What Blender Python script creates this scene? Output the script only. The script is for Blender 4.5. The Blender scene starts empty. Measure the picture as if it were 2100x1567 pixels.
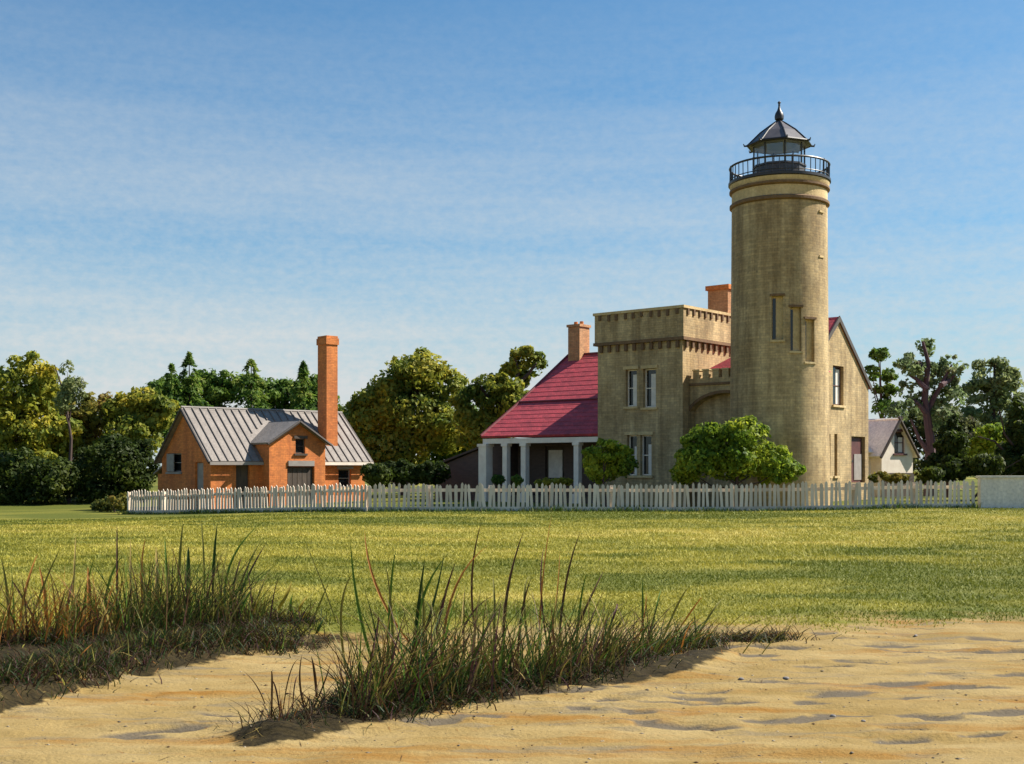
import bpy, bmesh, math, random
import numpy as np
from mathutils import Vector

random.seed(7)
RNG = np.random.default_rng(11)
scene = bpy.context.scene
COL = scene.collection

# ------------------------------------------------------------------ camera
FPX, EYE, HOR = 2535.0, 1.6, 960.0          # focal length in photo pixels, eye height, horizon row
cam_d = bpy.data.cameras.new('camera')
cam = bpy.data.objects.new('camera', cam_d)
COL.objects.link(cam)
cam.location = (0, 0, EYE)
cam.rotation_euler = (math.radians(90), 0, 0)
cam_d.sensor_width = 36.0
cam_d.lens = 36.0 * FPX / 2100.0
cam_d.shift_y = (HOR - 783.5) / 2100.0
cam_d.clip_start = 0.1
cam_d.clip_end = 4000
scene.camera = cam

# ------------------------------------------------------------------ sky, sun, exposure
SUN_AZ, SUN_EL = math.radians(78), math.radians(44)     # azimuth clockwise from +Y (view direction)
world = bpy.data.worlds.new('World')
scene.world = world
world.use_nodes = True
wn, wl = world.node_tree.nodes, world.node_tree.links
wn.clear()
w_out = wn.new('ShaderNodeOutputWorld')
w_bg = wn.new('ShaderNodeBackground')
w_bg.inputs['Strength'].default_value = 0.053
w_sky = wn.new('ShaderNodeTexSky')
w_sky.sky_type = 'NISHITA'
w_sky.sun_disc = False
w_sky.sun_elevation = SUN_EL
w_sky.sun_rotation = SUN_AZ
w_sky.altitude = 200
w_sky.air_density = 1.15
w_sky.dust_density = 0.6
w_sky.ozone_density = 2.5
w_tc = wn.new('ShaderNodeTexCoord')
def w_noise(scale_xyz, nscale, detail, lo, hi):
    mp = wn.new('ShaderNodeMapping'); mp.inputs['Scale'].default_value = scale_xyz
    nz = wn.new('ShaderNodeTexNoise'); nz.inputs['Scale'].default_value = nscale
    nz.inputs['Detail'].default_value = detail; nz.inputs['Roughness'].default_value = 0.62
    rp = wn.new('ShaderNodeMapRange'); rp.inputs['From Min'].default_value = lo; rp.inputs['From Max'].default_value = hi
    wl.new(w_tc.outputs['Generated'], mp.inputs['Vector']); wl.new(mp.outputs['Vector'], nz.inputs['Vector'])
    wl.new(nz.outputs['Fac'], rp.inputs['Value'])
    return rp.outputs['Result']
c_big = w_noise((0.5, 0.8, 7.0), 1.9, 7.0, 0.34, 0.76)      # long flat veils of thin cloud
c_fine = w_noise((1.0, 1.0, 1.6), 120.0, 4.0, 0.30, 0.75)    # fine mottling of the veil
w_mul = wn.new('ShaderNodeMath'); w_mul.operation = 'MULTIPLY_ADD'
wl.new(c_fine, w_mul.inputs[0]); w_mul.inputs[1].default_value = 0.17; w_mul.inputs[2].default_value = 0.15
w_add = wn.new('ShaderNodeMath'); w_add.operation = 'MULTIPLY_ADD'
wl.new(c_big, w_add.inputs[0]); w_add.inputs[1].default_value = 0.44
wl.new(w_mul.outputs[0], w_add.inputs[2])
w_mix = wn.new('ShaderNodeMix'); w_mix.data_type = 'RGBA'
w_sep = wn.new('ShaderNodeSeparateXYZ'); wl.new(w_tc.outputs['Generated'], w_sep.inputs[0])
w_el = wn.new('ShaderNodeMapRange'); w_el.inputs['From Min'].default_value = 0.0; w_el.inputs['From Max'].default_value = 0.37
w_el.inputs['To Min'].default_value = 2.1; w_el.inputs['To Max'].default_value = 0.12
wl.new(w_sep.outputs['Z'], w_el.inputs['Value'])
w_fac = wn.new('ShaderNodeMath'); w_fac.operation = 'MULTIPLY'; w_fac.use_clamp = True
wl.new(w_add.outputs[0], w_fac.inputs[0]); wl.new(w_el.outputs['Result'], w_fac.inputs[1])
wl.new(w_fac.outputs[0], w_mix.inputs['Factor'])
w_tint = wn.new('ShaderNodeMix'); w_tint.data_type = 'RGBA'; w_tint.blend_type = 'MULTIPLY'
w_tint.inputs['Factor'].default_value = 1.0
w_tint.inputs['B'].default_value = (0.44, 0.97, 1.24, 1)
wl.new(w_sky.outputs['Color'], w_tint.inputs['A'])
wl.new(w_tint.outputs['Result'], w_mix.inputs['A'])
w_mix.inputs['B'].default_value = (6.4, 6.8, 6.9, 1)
wl.new(w_mix.outputs['Result'], w_bg.inputs['Color'])
wl.new(w_bg.outputs[0], w_out.inputs['Surface'])

sun_d = bpy.data.lights.new('sun', 'SUN')
sun_d.energy = 5.0
sun_d.angle = math.radians(0.6)
sun_d.color = (1.0, 0.93, 0.82)
sun = bpy.data.objects.new('sun', sun_d)
COL.objects.link(sun)
sdir = Vector((math.sin(SUN_AZ) * math.cos(SUN_EL), math.cos(SUN_AZ) * math.cos(SUN_EL), math.sin(SUN_EL)))
sun.rotation_euler = sdir.to_track_quat('Z', 'Y').to_euler()
sun.location = (40, 10, 40)

scene.view_settings.view_transform = 'Standard'
scene.view_settings.look = 'None'
scene.view_settings.exposure = 0.97
scene.view_settings.gamma = 1.0
scene.render.engine = 'CYCLES'
scene.cycles.max_bounces = 6
scene.cycles.transparent_max_bounces = 12

# ------------------------------------------------------------------ helpers: space
def rayxy(px, row):
    return (px - 1050) / FPX, (HOR - row) / FPX
def at(px, row, d):
    a, b = rayxy(px, row)
    return Vector((a * d, d, EYE + b * d))
def ground_at(px, row, z=0.0):
    d = FPX * (EYE - z) / (row - HOR)
    return Vector(((px - 1050) / FPX * d, d, z))

class Frame:
    """a building's own axes: origin and turn about z"""
    def __init__(s, origin, deg):
        s.o = Vector(origin); s.a = math.radians(deg)
        s.ex = Vector((math.cos(s.a), math.sin(s.a))); s.ey = Vector((-math.sin(s.a), math.cos(s.a)))
    def front(s, c, px, row):          # plane local y = c -> (x, z)
        a, b = rayxy(px, row); r = Vector((a, 1)); o = s.o.xy
        d = (c + o.dot(s.ey)) / r.dot(s.ey)
        return (r * d - o).dot(s.ex), EYE + b * d - s.o.z
    def side(s, c, px, row):           # plane local x = c -> (y, z)
        a, b = rayxy(px, row); r = Vector((a, 1)); o = s.o.xy
        d = (c + o.dot(s.ex)) / r.dot(s.ex)
        return (r * d - o).dot(s.ey), EYE + b * d - s.o.z

def hash3(ix, iy, iz):
    n = (ix.astype(np.int64) * 374761393 + iy.astype(np.int64) * 668265263 + iz.astype(np.int64) * 2147483647) & 0xffffffff
    n = ((n ^ (n >> 13)) * 1274126177) & 0xffffffff
    n = ((n ^ (n >> 16)) * 2246822519) & 0xffffffff
    return ((n ^ (n >> 15)) & 0xffffff) / float(0xffffff)
def vnoise(x, y, z=None):
    x = np.asarray(x, float); y = np.asarray(y, float)
    z = np.zeros_like(x) if z is None else np.asarray(z, float)
    ix, iy, iz = np.floor(x), np.floor(y), np.floor(z)
    fx, fy, fz = x - ix, y - iy, z - iz
    fx, fy, fz = [t * t * (3 - 2 * t) for t in (fx, fy, fz)]
    r = 0
    for dx in (0, 1):
        for dy in (0, 1):
            for dz in (0, 1):
                w = (fx if dx else 1 - fx) * (fy if dy else 1 - fy) * (fz if dz else 1 - fz)
                r = r + w * hash3(ix + dx, iy + dy, iz + dz)
    return r
def fbm(x, y, oct=4):
    s = 0; a = 0.5; t = 0
    for i in range(oct):
        s = s + a * vnoise(x * 2 ** i + 17 * i, y * 2 ** i - 9 * i); t += a; a *= 0.5
    return s / t
def sstep(t):
    t = np.clip(t, 0, 1); return t * t * (3 - 2 * t)

# ------------------------------------------------------------------ helpers: materials
def new_mat(name):
    m = bpy.data.materials.new(name); m.use_nodes = True
    nt = m.node_tree; b = nt.nodes['Principled BSDF']
    return m, nt, nt.nodes, nt.links, b
def noise_fac(nt, scale, mapping=(1, 1, 1), detail=5, lo=0.35, hi=0.65, rough=0.6, coord='Object'):
    n, l = nt.nodes, nt.links
    tc = n.new('ShaderNodeTexCoord'); mp = n.new('ShaderNodeMapping'); mp.inputs['Scale'].default_value = mapping
    nz = n.new('ShaderNodeTexNoise'); nz.inputs['Scale'].default_value = scale
    nz.inputs['Detail'].default_value = detail; nz.inputs['Roughness'].default_value = rough
    mr = n.new('ShaderNodeMapRange'); mr.inputs['From Min'].default_value = lo; mr.inputs['From Max'].default_value = hi
    l.new(tc.outputs[coord], mp.inputs['Vector']); l.new(mp.outputs['Vector'], nz.inputs['Vector'])
    l.new(nz.outputs['Fac'], mr.inputs['Value'])
    return mr.outputs['Result']
def mixcol(nt, fac, a, b, blend='MIX'):
    n, l = nt.nodes, nt.links
    mx = n.new('ShaderNodeMix'); mx.data_type = 'RGBA'; mx.blend_type = blend
    if isinstance(fac, (int, float)): mx.inputs['Factor'].default_value = fac
    else: l.new(fac, mx.inputs['Factor'])
    for k, v in (('A', a), ('B', b)):
        if isinstance(v, tuple): mx.inputs[k].default_value = (*v[:3], 1)
        else: l.new(v, mx.inputs[k])
    return mx.outputs['Result']
def bump(nt, height, strength, dist=0.02):
    n, l = nt.nodes, nt.links
    b = n.new('ShaderNodeBump'); b.inputs['Strength'].default_value = strength; b.inputs['Distance'].default_value = dist
    l.new(height, b.inputs['Height']); l.new(b.outputs['Normal'], n['Principled BSDF'].inputs['Normal'])
def wall_mat(name, c1, c2, c3, rough=0.9, brick=None, streak=0.5):
    """weathered wall: two tones in patches, vertical rain streaks, optional coursing relief"""
    m, nt, n, l, b = new_mat(name)
    f1 = noise_fac(nt, 0.9, (1, 1, 0.7), 6)
    base = mixcol(nt, f1, c1, c2)
    f2 = noise_fac(nt, 1.7, (1.5, 1.5, 0.14), 6, 0.40, 0.72, 0.68)
    mm = n.new('ShaderNodeMath'); mm.operation = 'MULTIPLY'; mm.inputs[1].default_value = streak
    l.new(f2, mm.inputs[0])
    base = mixcol(nt, mm.outputs[0], base, c3)
    f3 = noise_fac(nt, 9.0, (1, 1, 1), 4, 0.3, 0.7)
    g = n.new('ShaderNodeMapRange'); g.inputs['To Min'].default_value = 0.80; g.inputs['To Max'].default_value = 1.14
    l.new(f3, g.inputs['Value'])
    base = mixcol(nt, 1.0, base, g.outputs['Result'], 'MULTIPLY')
    if brick:
        tc = n.new('ShaderNodeTexCoord'); sp = n.new('ShaderNodeSeparateXYZ'); l.new(tc.outputs['Object'], sp.inputs[0])
        ad = n.new('ShaderNodeMath'); l.new(sp.outputs[0], ad.inputs[0]); l.new(sp.outputs[1], ad.inputs[1])
        cb = n.new('ShaderNodeCombineXYZ'); l.new(ad.outputs[0], cb.inputs[0]); l.new(sp.outputs[2], cb.inputs[1])
        br = n.new('ShaderNodeTexBrick'); br.inputs['Scale'].default_value = 1.0
        br.inputs['Brick Width'].default_value = brick[0]; br.inputs['Row Height'].default_value = brick[1]
        br.inputs['Mortar Size'].default_value = brick[2]
        br.inputs['Color1'].default_value = (1.16, 1.12, 1.06, 1); br.inputs['Color2'].default_value = (0.76, 0.76, 0.78, 1)
        br.inputs['Mortar'].default_value = (0.72, 0.74, 0.76, 1)
        l.new(cb.outputs[0], br.inputs['Vector'])
        base = mixcol(nt, 0.75, base, br.outputs['Color'], 'MULTIPLY')
        iv = n.new('ShaderNodeMath'); iv.operation = 'SUBTRACT'; iv.inputs[0].default_value = 1.0
        l.new(br.outputs['Fac'], iv.inputs[1])
        bump(nt, iv.outputs[0], 0.5, 0.01)
    else:
        bump(nt, f3, 0.35, 0.02)
    l.new(base, b.inputs['Base Color']); b.inputs['Roughness'].default_value = rough
    return m
def vary(m, lo, hi):
    """each object of the material a little lighter or darker than the next"""
    nt = m.node_tree; n, l = nt.nodes, nt.links; b = n['Principled BSDF']
    oi = n.new('ShaderNodeObjectInfo'); mr = n.new('ShaderNodeMapRange'); mr.inputs['To Min'].default_value = lo; mr.inputs['To Max'].default_value = hi
    l.new(oi.outputs['Random'], mr.inputs['Value'])
    src = b.inputs['Base Color'].links[0].from_socket
    l.new(mixcol(nt, 1.0, src, mr.outputs['Result'], 'MULTIPLY'), b.inputs['Base Color'])
def plain(name, c1, c2, rough=0.6, scale=4.0, metal=0.0, mapping=(1, 1, 1), bmp=0.15):
    m, nt, n, l, b = new_mat(name)
    f = noise_fac(nt, scale, mapping, 5, 0.3, 0.7)
    l.new(mixcol(nt, f, c1, c2), b.inputs['Base Color'])
    b.inputs['Roughness'].default_value = rough; b.inputs['Metallic'].default_value = metal
    bump(nt, f, bmp, 0.01)
    return m
def attr_mat(name, rough, translucent=0.0):
    """leaf and blade material: each leaf carries its own colour"""
    m, nt, n, l, b = new_mat(name)
    at_ = n.new('ShaderNodeAttribute'); at_.attribute_name = 'tone'
    l.new(at_.outputs['Color'], b.inputs['Base Color']); b.inputs['Roughness'].default_value = rough
    b.inputs['Specular IOR Level'].default_value = 0.25
    if translucent:
        t = n.new('ShaderNodeBsdfTranslucent'); l.new(at_.outputs['Color'], t.inputs['Color'])
        mx = n.new('ShaderNodeMixShader'); mx.inputs[0].default_value = translucent
        l.new(b.outputs[0], mx.inputs[1]); l.new(t.outputs[0], mx.inputs[2])
        l.new(mx.outputs[0], n['Material Output'].inputs['Surface'])
    return m

M = {}
M['stone'] = wall_mat('buff_stone', (0.60, 0.450, 0.235), (0.36, 0.255, 0.120), (0.19, 0.124, 0.055), brick=(0.30, 0.10, 0.008), streak=0.85)
M['stone_trim'] = wall_mat('buff_trim', (0.66, 0.50, 0.26), (0.50, 0.365, 0.17), (0.32, 0.21, 0.095), streak=0.4)
M['corbel'] = wall_mat('brown_corbel', (0.22, 0.13, 0.06), (0.15, 0.085, 0.042), (0.10, 0.06, 0.03))
M['red_roof'] = wall_mat('red_shingle', (0.56, 0.066, 0.082), (0.42, 0.050, 0.064), (0.22, 0.036, 0.042), rough=0.7, brick=(0.26, 0.16, 0.012), streak=0.45)
M['red_trim'] = plain('red_trim', (0.20, 0.025, 0.035), (0.13, 0.02, 0.025))
M['brick'] = wall_mat('orange_brick', (0.70, 0.235, 0.058), (0.54, 0.16, 0.040), (0.30, 0.09, 0.03), brick=(0.24, 0.085, 0.008), streak=0.5)
M['brick_pale'] = wall_mat('peach_brick', (0.56, 0.31, 0.15), (0.44, 0.21, 0.09), (0.27, 0.12, 0.05), brick=(0.24, 0.085, 0.008))
M['grey_roof'] = wall_mat('grey_metal_roof', (0.255, 0.220, 0.190), (0.195, 0.168, 0.145), (0.12, 0.102, 0.09), rough=0.65, streak=0.5)
M['seam'] = plain('roof_seam', (0.185, 0.158, 0.137), (0.135, 0.115, 0.10), 0.6)
M['fascia'] = plain('dark_fascia', (0.075, 0.06, 0.05), (0.045, 0.035, 0.03), 0.7)
M['white'] = plain('white_paint', (0.86, 0.76, 0.63), (0.72, 0.61, 0.49), 0.65, 3.0)
M['fence'] = plain('fence_paint', (0.84, 0.72, 0.58), (0.60, 0.48, 0.37), 0.75, 2.0, mapping=(1, 1, 0.5))
M['dark_wood'] = plain('dark_wood', (0.085, 0.062, 0.043), (0.045, 0.032, 0.024), 0.8, 6.0, mapping=(3, 3, 0.5))
M['mauve_wall'] = plain('mauve_board', (0.115, 0.080, 0.062), (0.075, 0.052, 0.044), 0.85, 3.0, mapping=(1, 1, 4))
M['maroon'] = plain('maroon_paint', (0.115, 0.032, 0.028), (0.065, 0.020, 0.018), 0.6)
M['shutter'] = plain('grey_shutter', (0.30, 0.27, 0.24), (0.22, 0.19, 0.17), 0.7)
M['curtain'] = plain('pale_blind', (0.78, 0.72, 0.64), (0.62, 0.56, 0.50), 0.8)
M['iron'] = plain('black_iron', (0.030, 0.026, 0.025), (0.018, 0.016, 0.016), 0.45, 8.0)
M['grey_iron'] = plain('grey_iron', (0.085, 0.078, 0.078), (0.05, 0.045, 0.045), 0.5, 5.0)
M['lantern_roof'] = plain('lantern_roof', (0.12, 0.105, 0.110), (0.075, 0.066, 0.068), 0.42, 3.0)
M['lantern_in'] = plain('lantern_lining', (0.34, 0.33, 0.33), (0.22, 0.21, 0.215), 0.6, 4.0)
M['pale_wall'] = wall_mat('pale_render', (0.88, 0.78, 0.66), (0.78, 0.68, 0.57), (0.62, 0.53, 0.45))
M['bark'] = plain('bark', (0.085, 0.052, 0.040), (0.045, 0.028, 0.024), 0.9, 5.0, mapping=(2, 2, 0.4), bmp=0.5)
M['plum_bark'] = plain('plum_bark', (0.105, 0.052, 0.055), (0.060, 0.030, 0.036), 0.9, 5.0, mapping=(2, 2, 0.4), bmp=0.5)
vary(M['red_roof'], 0.90, 1.08); vary(M['fence'], 0.72, 1.1); vary(M['dark_wood'], 0.75, 1.2)
M['leaf'] = attr_mat('leaf', 0.6, 0.5)
M['blade'] = attr_mat('blade', 0.6, 0.25)
M['pebble'] = plain('pebble', (0.21, 0.19, 0.175), (0.13, 0.115, 0.11), 0.75, 12.0)
def dark_glass():
    m, nt, n, l, b = new_mat('dark_glass')
    b.inputs['Base Color'].default_value = (0.012, 0.013, 0.014, 1); b.inputs['Roughness'].default_value = 0.12
    return m
M['glass'] = dark_glass()
def clear_glass():
    m, nt, n, l, b = new_mat('clear_glass')
    t = n.new('ShaderNodeBsdfTransparent'); t.inputs['Color'].default_value = (0.93, 0.95, 0.96, 1)
    g = n.new('ShaderNodeBsdfGlossy'); g.inputs['Roughness'].default_value = 0.03
    mx = n.new('ShaderNodeMixShader'); mx.inputs[0].default_value = 0.07
    l.new(t.outputs[0], mx.inputs[1]); l.new(g.outputs[0], mx.inputs[2])
    l.new(mx.outputs[0], n['Material Output'].inputs['Surface'])
    return m
M['clear'] = clear_glass()

# ------------------------------------------------------------------ helpers: objects
def tag(o, label=None, cat=None, group=None, kind=None):
    if label: o['label'] = label
    if cat: o['category'] = cat
    if group: o['group'] = group
    if kind: o['kind'] = kind
    return o
def empty(name, loc, deg=0.0, label=None, cat=None, group=None):
    o = bpy.data.objects.new(name, None); COL.objects.link(o)
    o.empty_display_size = 0.3
    o.location = loc; o.rotation_euler = (0, 0, math.radians(deg))
    return tag(o, label, cat, group)
def link_mesh(name, me, mat, parent=None):
    o = bpy.data.objects.new(name, me); COL.objects.link(o)
    if mat and not me.materials: me.materials.append(mat)
    if parent: o.parent = parent
    return o
def inst(name, me, parent, loc, rot=(0, 0, 0), scale=(1, 1, 1)):
    o = bpy.data.objects.new(name, me); COL.objects.link(o); o.parent = parent
    o.location = loc; o.rotation_euler = rot; o.scale = scale
    return o

class MB:
    def __init__(s): s.v = []; s.f = []
    def add(s, vs, fs):
        k = len(s.v); s.v += [tuple(p) for p in vs]; s.f += [tuple(i + k for i in f) for f in fs]; return s
    def box(s, x0, x1, y0, y1, z0, z1, fr=None):
        p = [(x, y, z) for z in (z0, z1) for x, y in ((x0, y0), (x1, y0), (x1, y1), (x0, y1))]
        if fr: p = [fr(*q) for q in p]
        return s.add(p, [(0, 3, 2, 1), (4, 5, 6, 7), (0, 1, 5, 4), (1, 2, 6, 5), (2, 3, 7, 6), (3, 0, 4, 7)])
    def prism(s, pts, n0, n1, fr):
        """polygon of (u, z) pushed from n0 to n1 along the frame's outward axis"""
        n = len(pts)
        p = [fr(u, n0, z) for u, z in pts] + [fr(u, n1, z) for u, z in pts]
        return s.add(p, [tuple(range(n)), tuple(range(2 * n - 1, n - 1, -1))] + [(i, (i + 1) % n, n + (i + 1) % n, n + i) for i in range(n)])
    def slab(s, quad, t):
        """a thick sheet: corner points and thickness along its normal"""
        q = [Vector(p) for p in quad]; nn = (q[1] - q[0]).cross(q[2] - q[0]).normalized()
        if nn.z < 0: nn = -nn
        n = len(q); p = q + [v - nn * t for v in q]
        return s.add(p, [tuple(range(n)), tuple(range(2 * n - 1, n - 1, -1))] + [(i, (i + 1) % n, n + (i + 1) % n, n + i) for i in range(n)])
    def tube(s, pts, rad, n=8):
        pts = [Vector(p) for p in pts]; k = len(s.v); m = len(pts)
        for i, p in enumerate(pts):
            t = (pts[min(i + 1, m - 1)] - pts[max(i - 1, 0)]).normalized()
            a = t.orthogonal().normalized(); b = t.cross(a)
            if i and (a.dot(pa) < 0): pass
            pa = a
            ref = Vector((0.31, 0.87, 0.12)); a = (ref - t * ref.dot(t)).normalized(); b = t.cross(a)
            r = rad[i] if isinstance(rad, (list, tuple)) else rad
            for j in range(n):
                w = 2 * math.pi * j / n; s.v.append(tuple(p + a * r * math.cos(w) + b * r * math.sin(w)))
        for i in range(m - 1):
            for j in range(n):
                j2 = (j + 1) % n; s.f.append((k + i * n + j, k + i * n + j2, k + (i + 1) * n + j2, k + (i + 1) * n + j))
        s.f.append(tuple(k + j for j in range(n - 1, -1, -1))); s.f.append(tuple(k + (m - 1) * n + j for j in range(n)))
        return s
    def lathe(s, prof, n=48, c=(0, 0), phase=0.0, cap=True):
        k = len(s.v); m = len(prof)
        for r, z in prof:
            for j in range(n):
                w = 2 * math.pi * (j + phase) / n; s.v.append((c[0] + r * math.sin(w), c[1] - r * math.cos(w), z))
        for i in range(m - 1):
            for j in range(n):
                j2 = (j + 1) % n; s.f.append((k + i * n + j, k + i * n + j2, k + (i + 1) * n + j2, k + (i + 1) * n + j))
        if cap: s.f.append(tuple(k + j for j in range(n - 1, -1, -1))); s.f.append(tuple(k + (m - 1) * n + j for j in range(n)))
        return s
    def mesh(s, name, mat, smooth=False):
        me = bpy.data.meshes.new(name); me.from_pydata(s.v, [], s.f); me.materials.append(mat)
        bm = bmesh.new(); bm.from_mesh(me); bmesh.ops.recalc_face_normals(bm, faces=bm.faces)
        bm.to_mesh(me); bm.free()
        if smooth:
            for p in me.polygons: p.use_smooth = True
            try: me.set_sharp_from_angle(angle=math.radians(38))
            except Exception: pass
        return me
    def build(s, name, mat, parent=None, smooth=False, cut=None):
        me = s.mesh(name, mat, smooth)
        if cut: me = carve(me, cut, name, mat, smooth)
        return link_mesh(name, me, None, parent)
def carve(me, cutters, name, mat, smooth=False):
    o = bpy.data.objects.new('tmp', me); COL.objects.link(o); tmp = []
    for c in cutters:
        cm = c.mesh('cut', mat); co = bpy.data.objects.new('cut', cm); COL.objects.link(co); tmp.append(co)
        md = o.modifiers.new('b', 'BOOLEAN'); md.operation = 'DIFFERENCE'; md.object = co; md.solver = 'EXACT'
    dg = bpy.context.evaluated_depsgraph_get(); dg.update()
    out = bpy.data.meshes.new_from_object(o.evaluated_get(dg))
    for t in tmp + [o]: bpy.data.objects.remove(t, do_unlink=True)
    out.name = name
    out.materials.clear(); out.materials.append(mat)
    for p in out.polygons: p.material_index = 0
    if smooth:
        try: out.set_sharp_from_angle(angle=math.radians(38))
        except Exception: pass
    return out
def face_front(c): return lambda u, n, z: (u, c - n, z)       # wall on local y = c looking to -y
def face_right(c): return lambda u, n, z: (c + n, u, z)       # wall on local x = c looking to +x
def face_left(c): return lambda u, n, z: (c - n, u, z)        # wall on local x = c looking to -x
def window(parent, fr, u0, u1, z0, z1, depth=0.2, pane='glass', frame='white', bars=1, sill='stone_trim', lintel=None, blind=None, name='window'):
    """frame, glass, meeting rail, sill, lintel set into a recess that is cut into the wall; blind = (share from, share to) of pale blind"""
    t = 0.055
    w = MB()
    w.box(u0 + .004, u0 + t, -depth + .004, -depth + .07, z0 + .004, z1 - .004, fr); w.box(u1 - t, u1 - .004, -depth + .004, -depth + .07, z0 + .004, z1 - .004, fr)
    w.box(u0 + t, u1 - t, -depth + .004, -depth + .07, z1 - t, z1 - .004, fr); w.box(u0 + t, u1 - t, -depth + .004, -depth + .07, z0 + .004, z0 + t, fr)
    o = w.build(name, M[frame], parent)
    MB().box(u0 + t, u1 - t, -depth + .006, -depth + .02, z0 + t, z1 - t, fr).build('pane', M[pane], o)
    for i in range(bars):
        zz = z0 + (z1 - z0) * (i + 1) / (bars + 1)
        MB().box(u0 + t, u1 - t, -depth + .022, -depth + .06, zz - .02, zz + .02, fr).build('glazing_bar', M[frame], o)
    if blind:
        ua = u0 + t + (u1 - u0 - 2 * t) * blind[0]; ub = u0 + t + (u1 - u0 - 2 * t) * blind[1]
        MB().box(ua, ub, -depth + .021, -depth + .034, z0 + t + .01, z1 - t - (z1 - z0) * blind[2], fr).build('blind', M['curtain'], o)
    if sill: MB().box(u0 - .09, u1 + .09, 0.003, .08, z0 - .10, z0 - .004, fr).build('sill', M[sill], o)
    if lintel: MB().box(u0 - .10, u1 + .10, 0.003, .06, z1 + .004, z1 + .14, fr).build('lintel', M[lintel], o)
    return o
def hole(fr, u0, u1, z0, z1, depth): return MB().box(u0, u1, -depth, 0.3, z0, z1, fr)

# ------------------------------------------------------------------ terrain
def yedge(x):
    return np.interp(x, [-40, -9, -3.75, -3.45, -3.2, -2.5, -1.9, 0, 5, 9, 60], [7.6, 8.1, 8.75, 9.5, 10.5, 11.5, 11.9, 12.5, 12.9, 13.0, 13.5])
MOUND = [(-1.55, 7.95), (-1.0, 8.75), (-0.55, 9.35), (0.2, 9.95), (1.24, 10.5), (1.9, 11.4)]
def seg_dist(x, y, pl):
    d = np.full(np.shape(x), 1e9); tt = np.zeros(np.shape(x))
    for i in range(len(pl) - 1):
        ax, ay = pl[i]; bx, by = pl[i + 1]; vx, vy = bx - ax, by - ay
        t = np.clip(((x - ax) * vx + (y - ay) * vy) / (vx * vx + vy * vy), 0, 1)
        q = np.hypot(x - ax - t * vx, y - ay - t * vy)
        tt = np.where(q < d, i + t, tt); d = np.minimum(d, q)
    return d, tt
prints_and_shadows = []  # dents in the sand; those at far left trace grass shadows
for px, row in [(1560, 1420), (1622, 1418), (1660, 1460), (1712, 1488), (1830, 1418), (1868, 1448), (1905, 1312), (1965, 1292), (1870, 1352), (1992, 1352), (1842, 1540), (1850, 1515), (1652, 1500), (1420, 1452), (1345, 1440), (1480, 1462), (1700, 1330), (1762, 1312), (2050, 1482), (1900, 1490), (1300, 1480), (1255, 1455), (1930, 1400), (2040, 1330), (1560, 1360), (1450, 1400), (1770, 1375), (2075, 1400), (1730, 1440), (330, 1520), (420, 1500), (290, 1535), (470, 1485), (1200, 1475), (1380, 1462), (1435, 1440), (1290, 1500), (1640, 1308), (1690, 1322), (1585, 1345), (1820, 1340), (2080, 1352), (1950, 1365), (1500, 1345), (1620, 1370), (1250, 1430), (1170, 1440), (1985, 1430), (2010, 1530), (1690, 1385), (1560, 1500), (1400, 1510), (900, 1500), (980, 1490)]:
    g = ground_at(px, row, -0.2); prints_and_shadows.append((g.x, g.y, 0.12 + 0.20 * random.random(), 0.045 + 0.055 * random.random(), random.uniform(-0.3, 0.4), 0.010 + 0.025 * random.random()))
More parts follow.
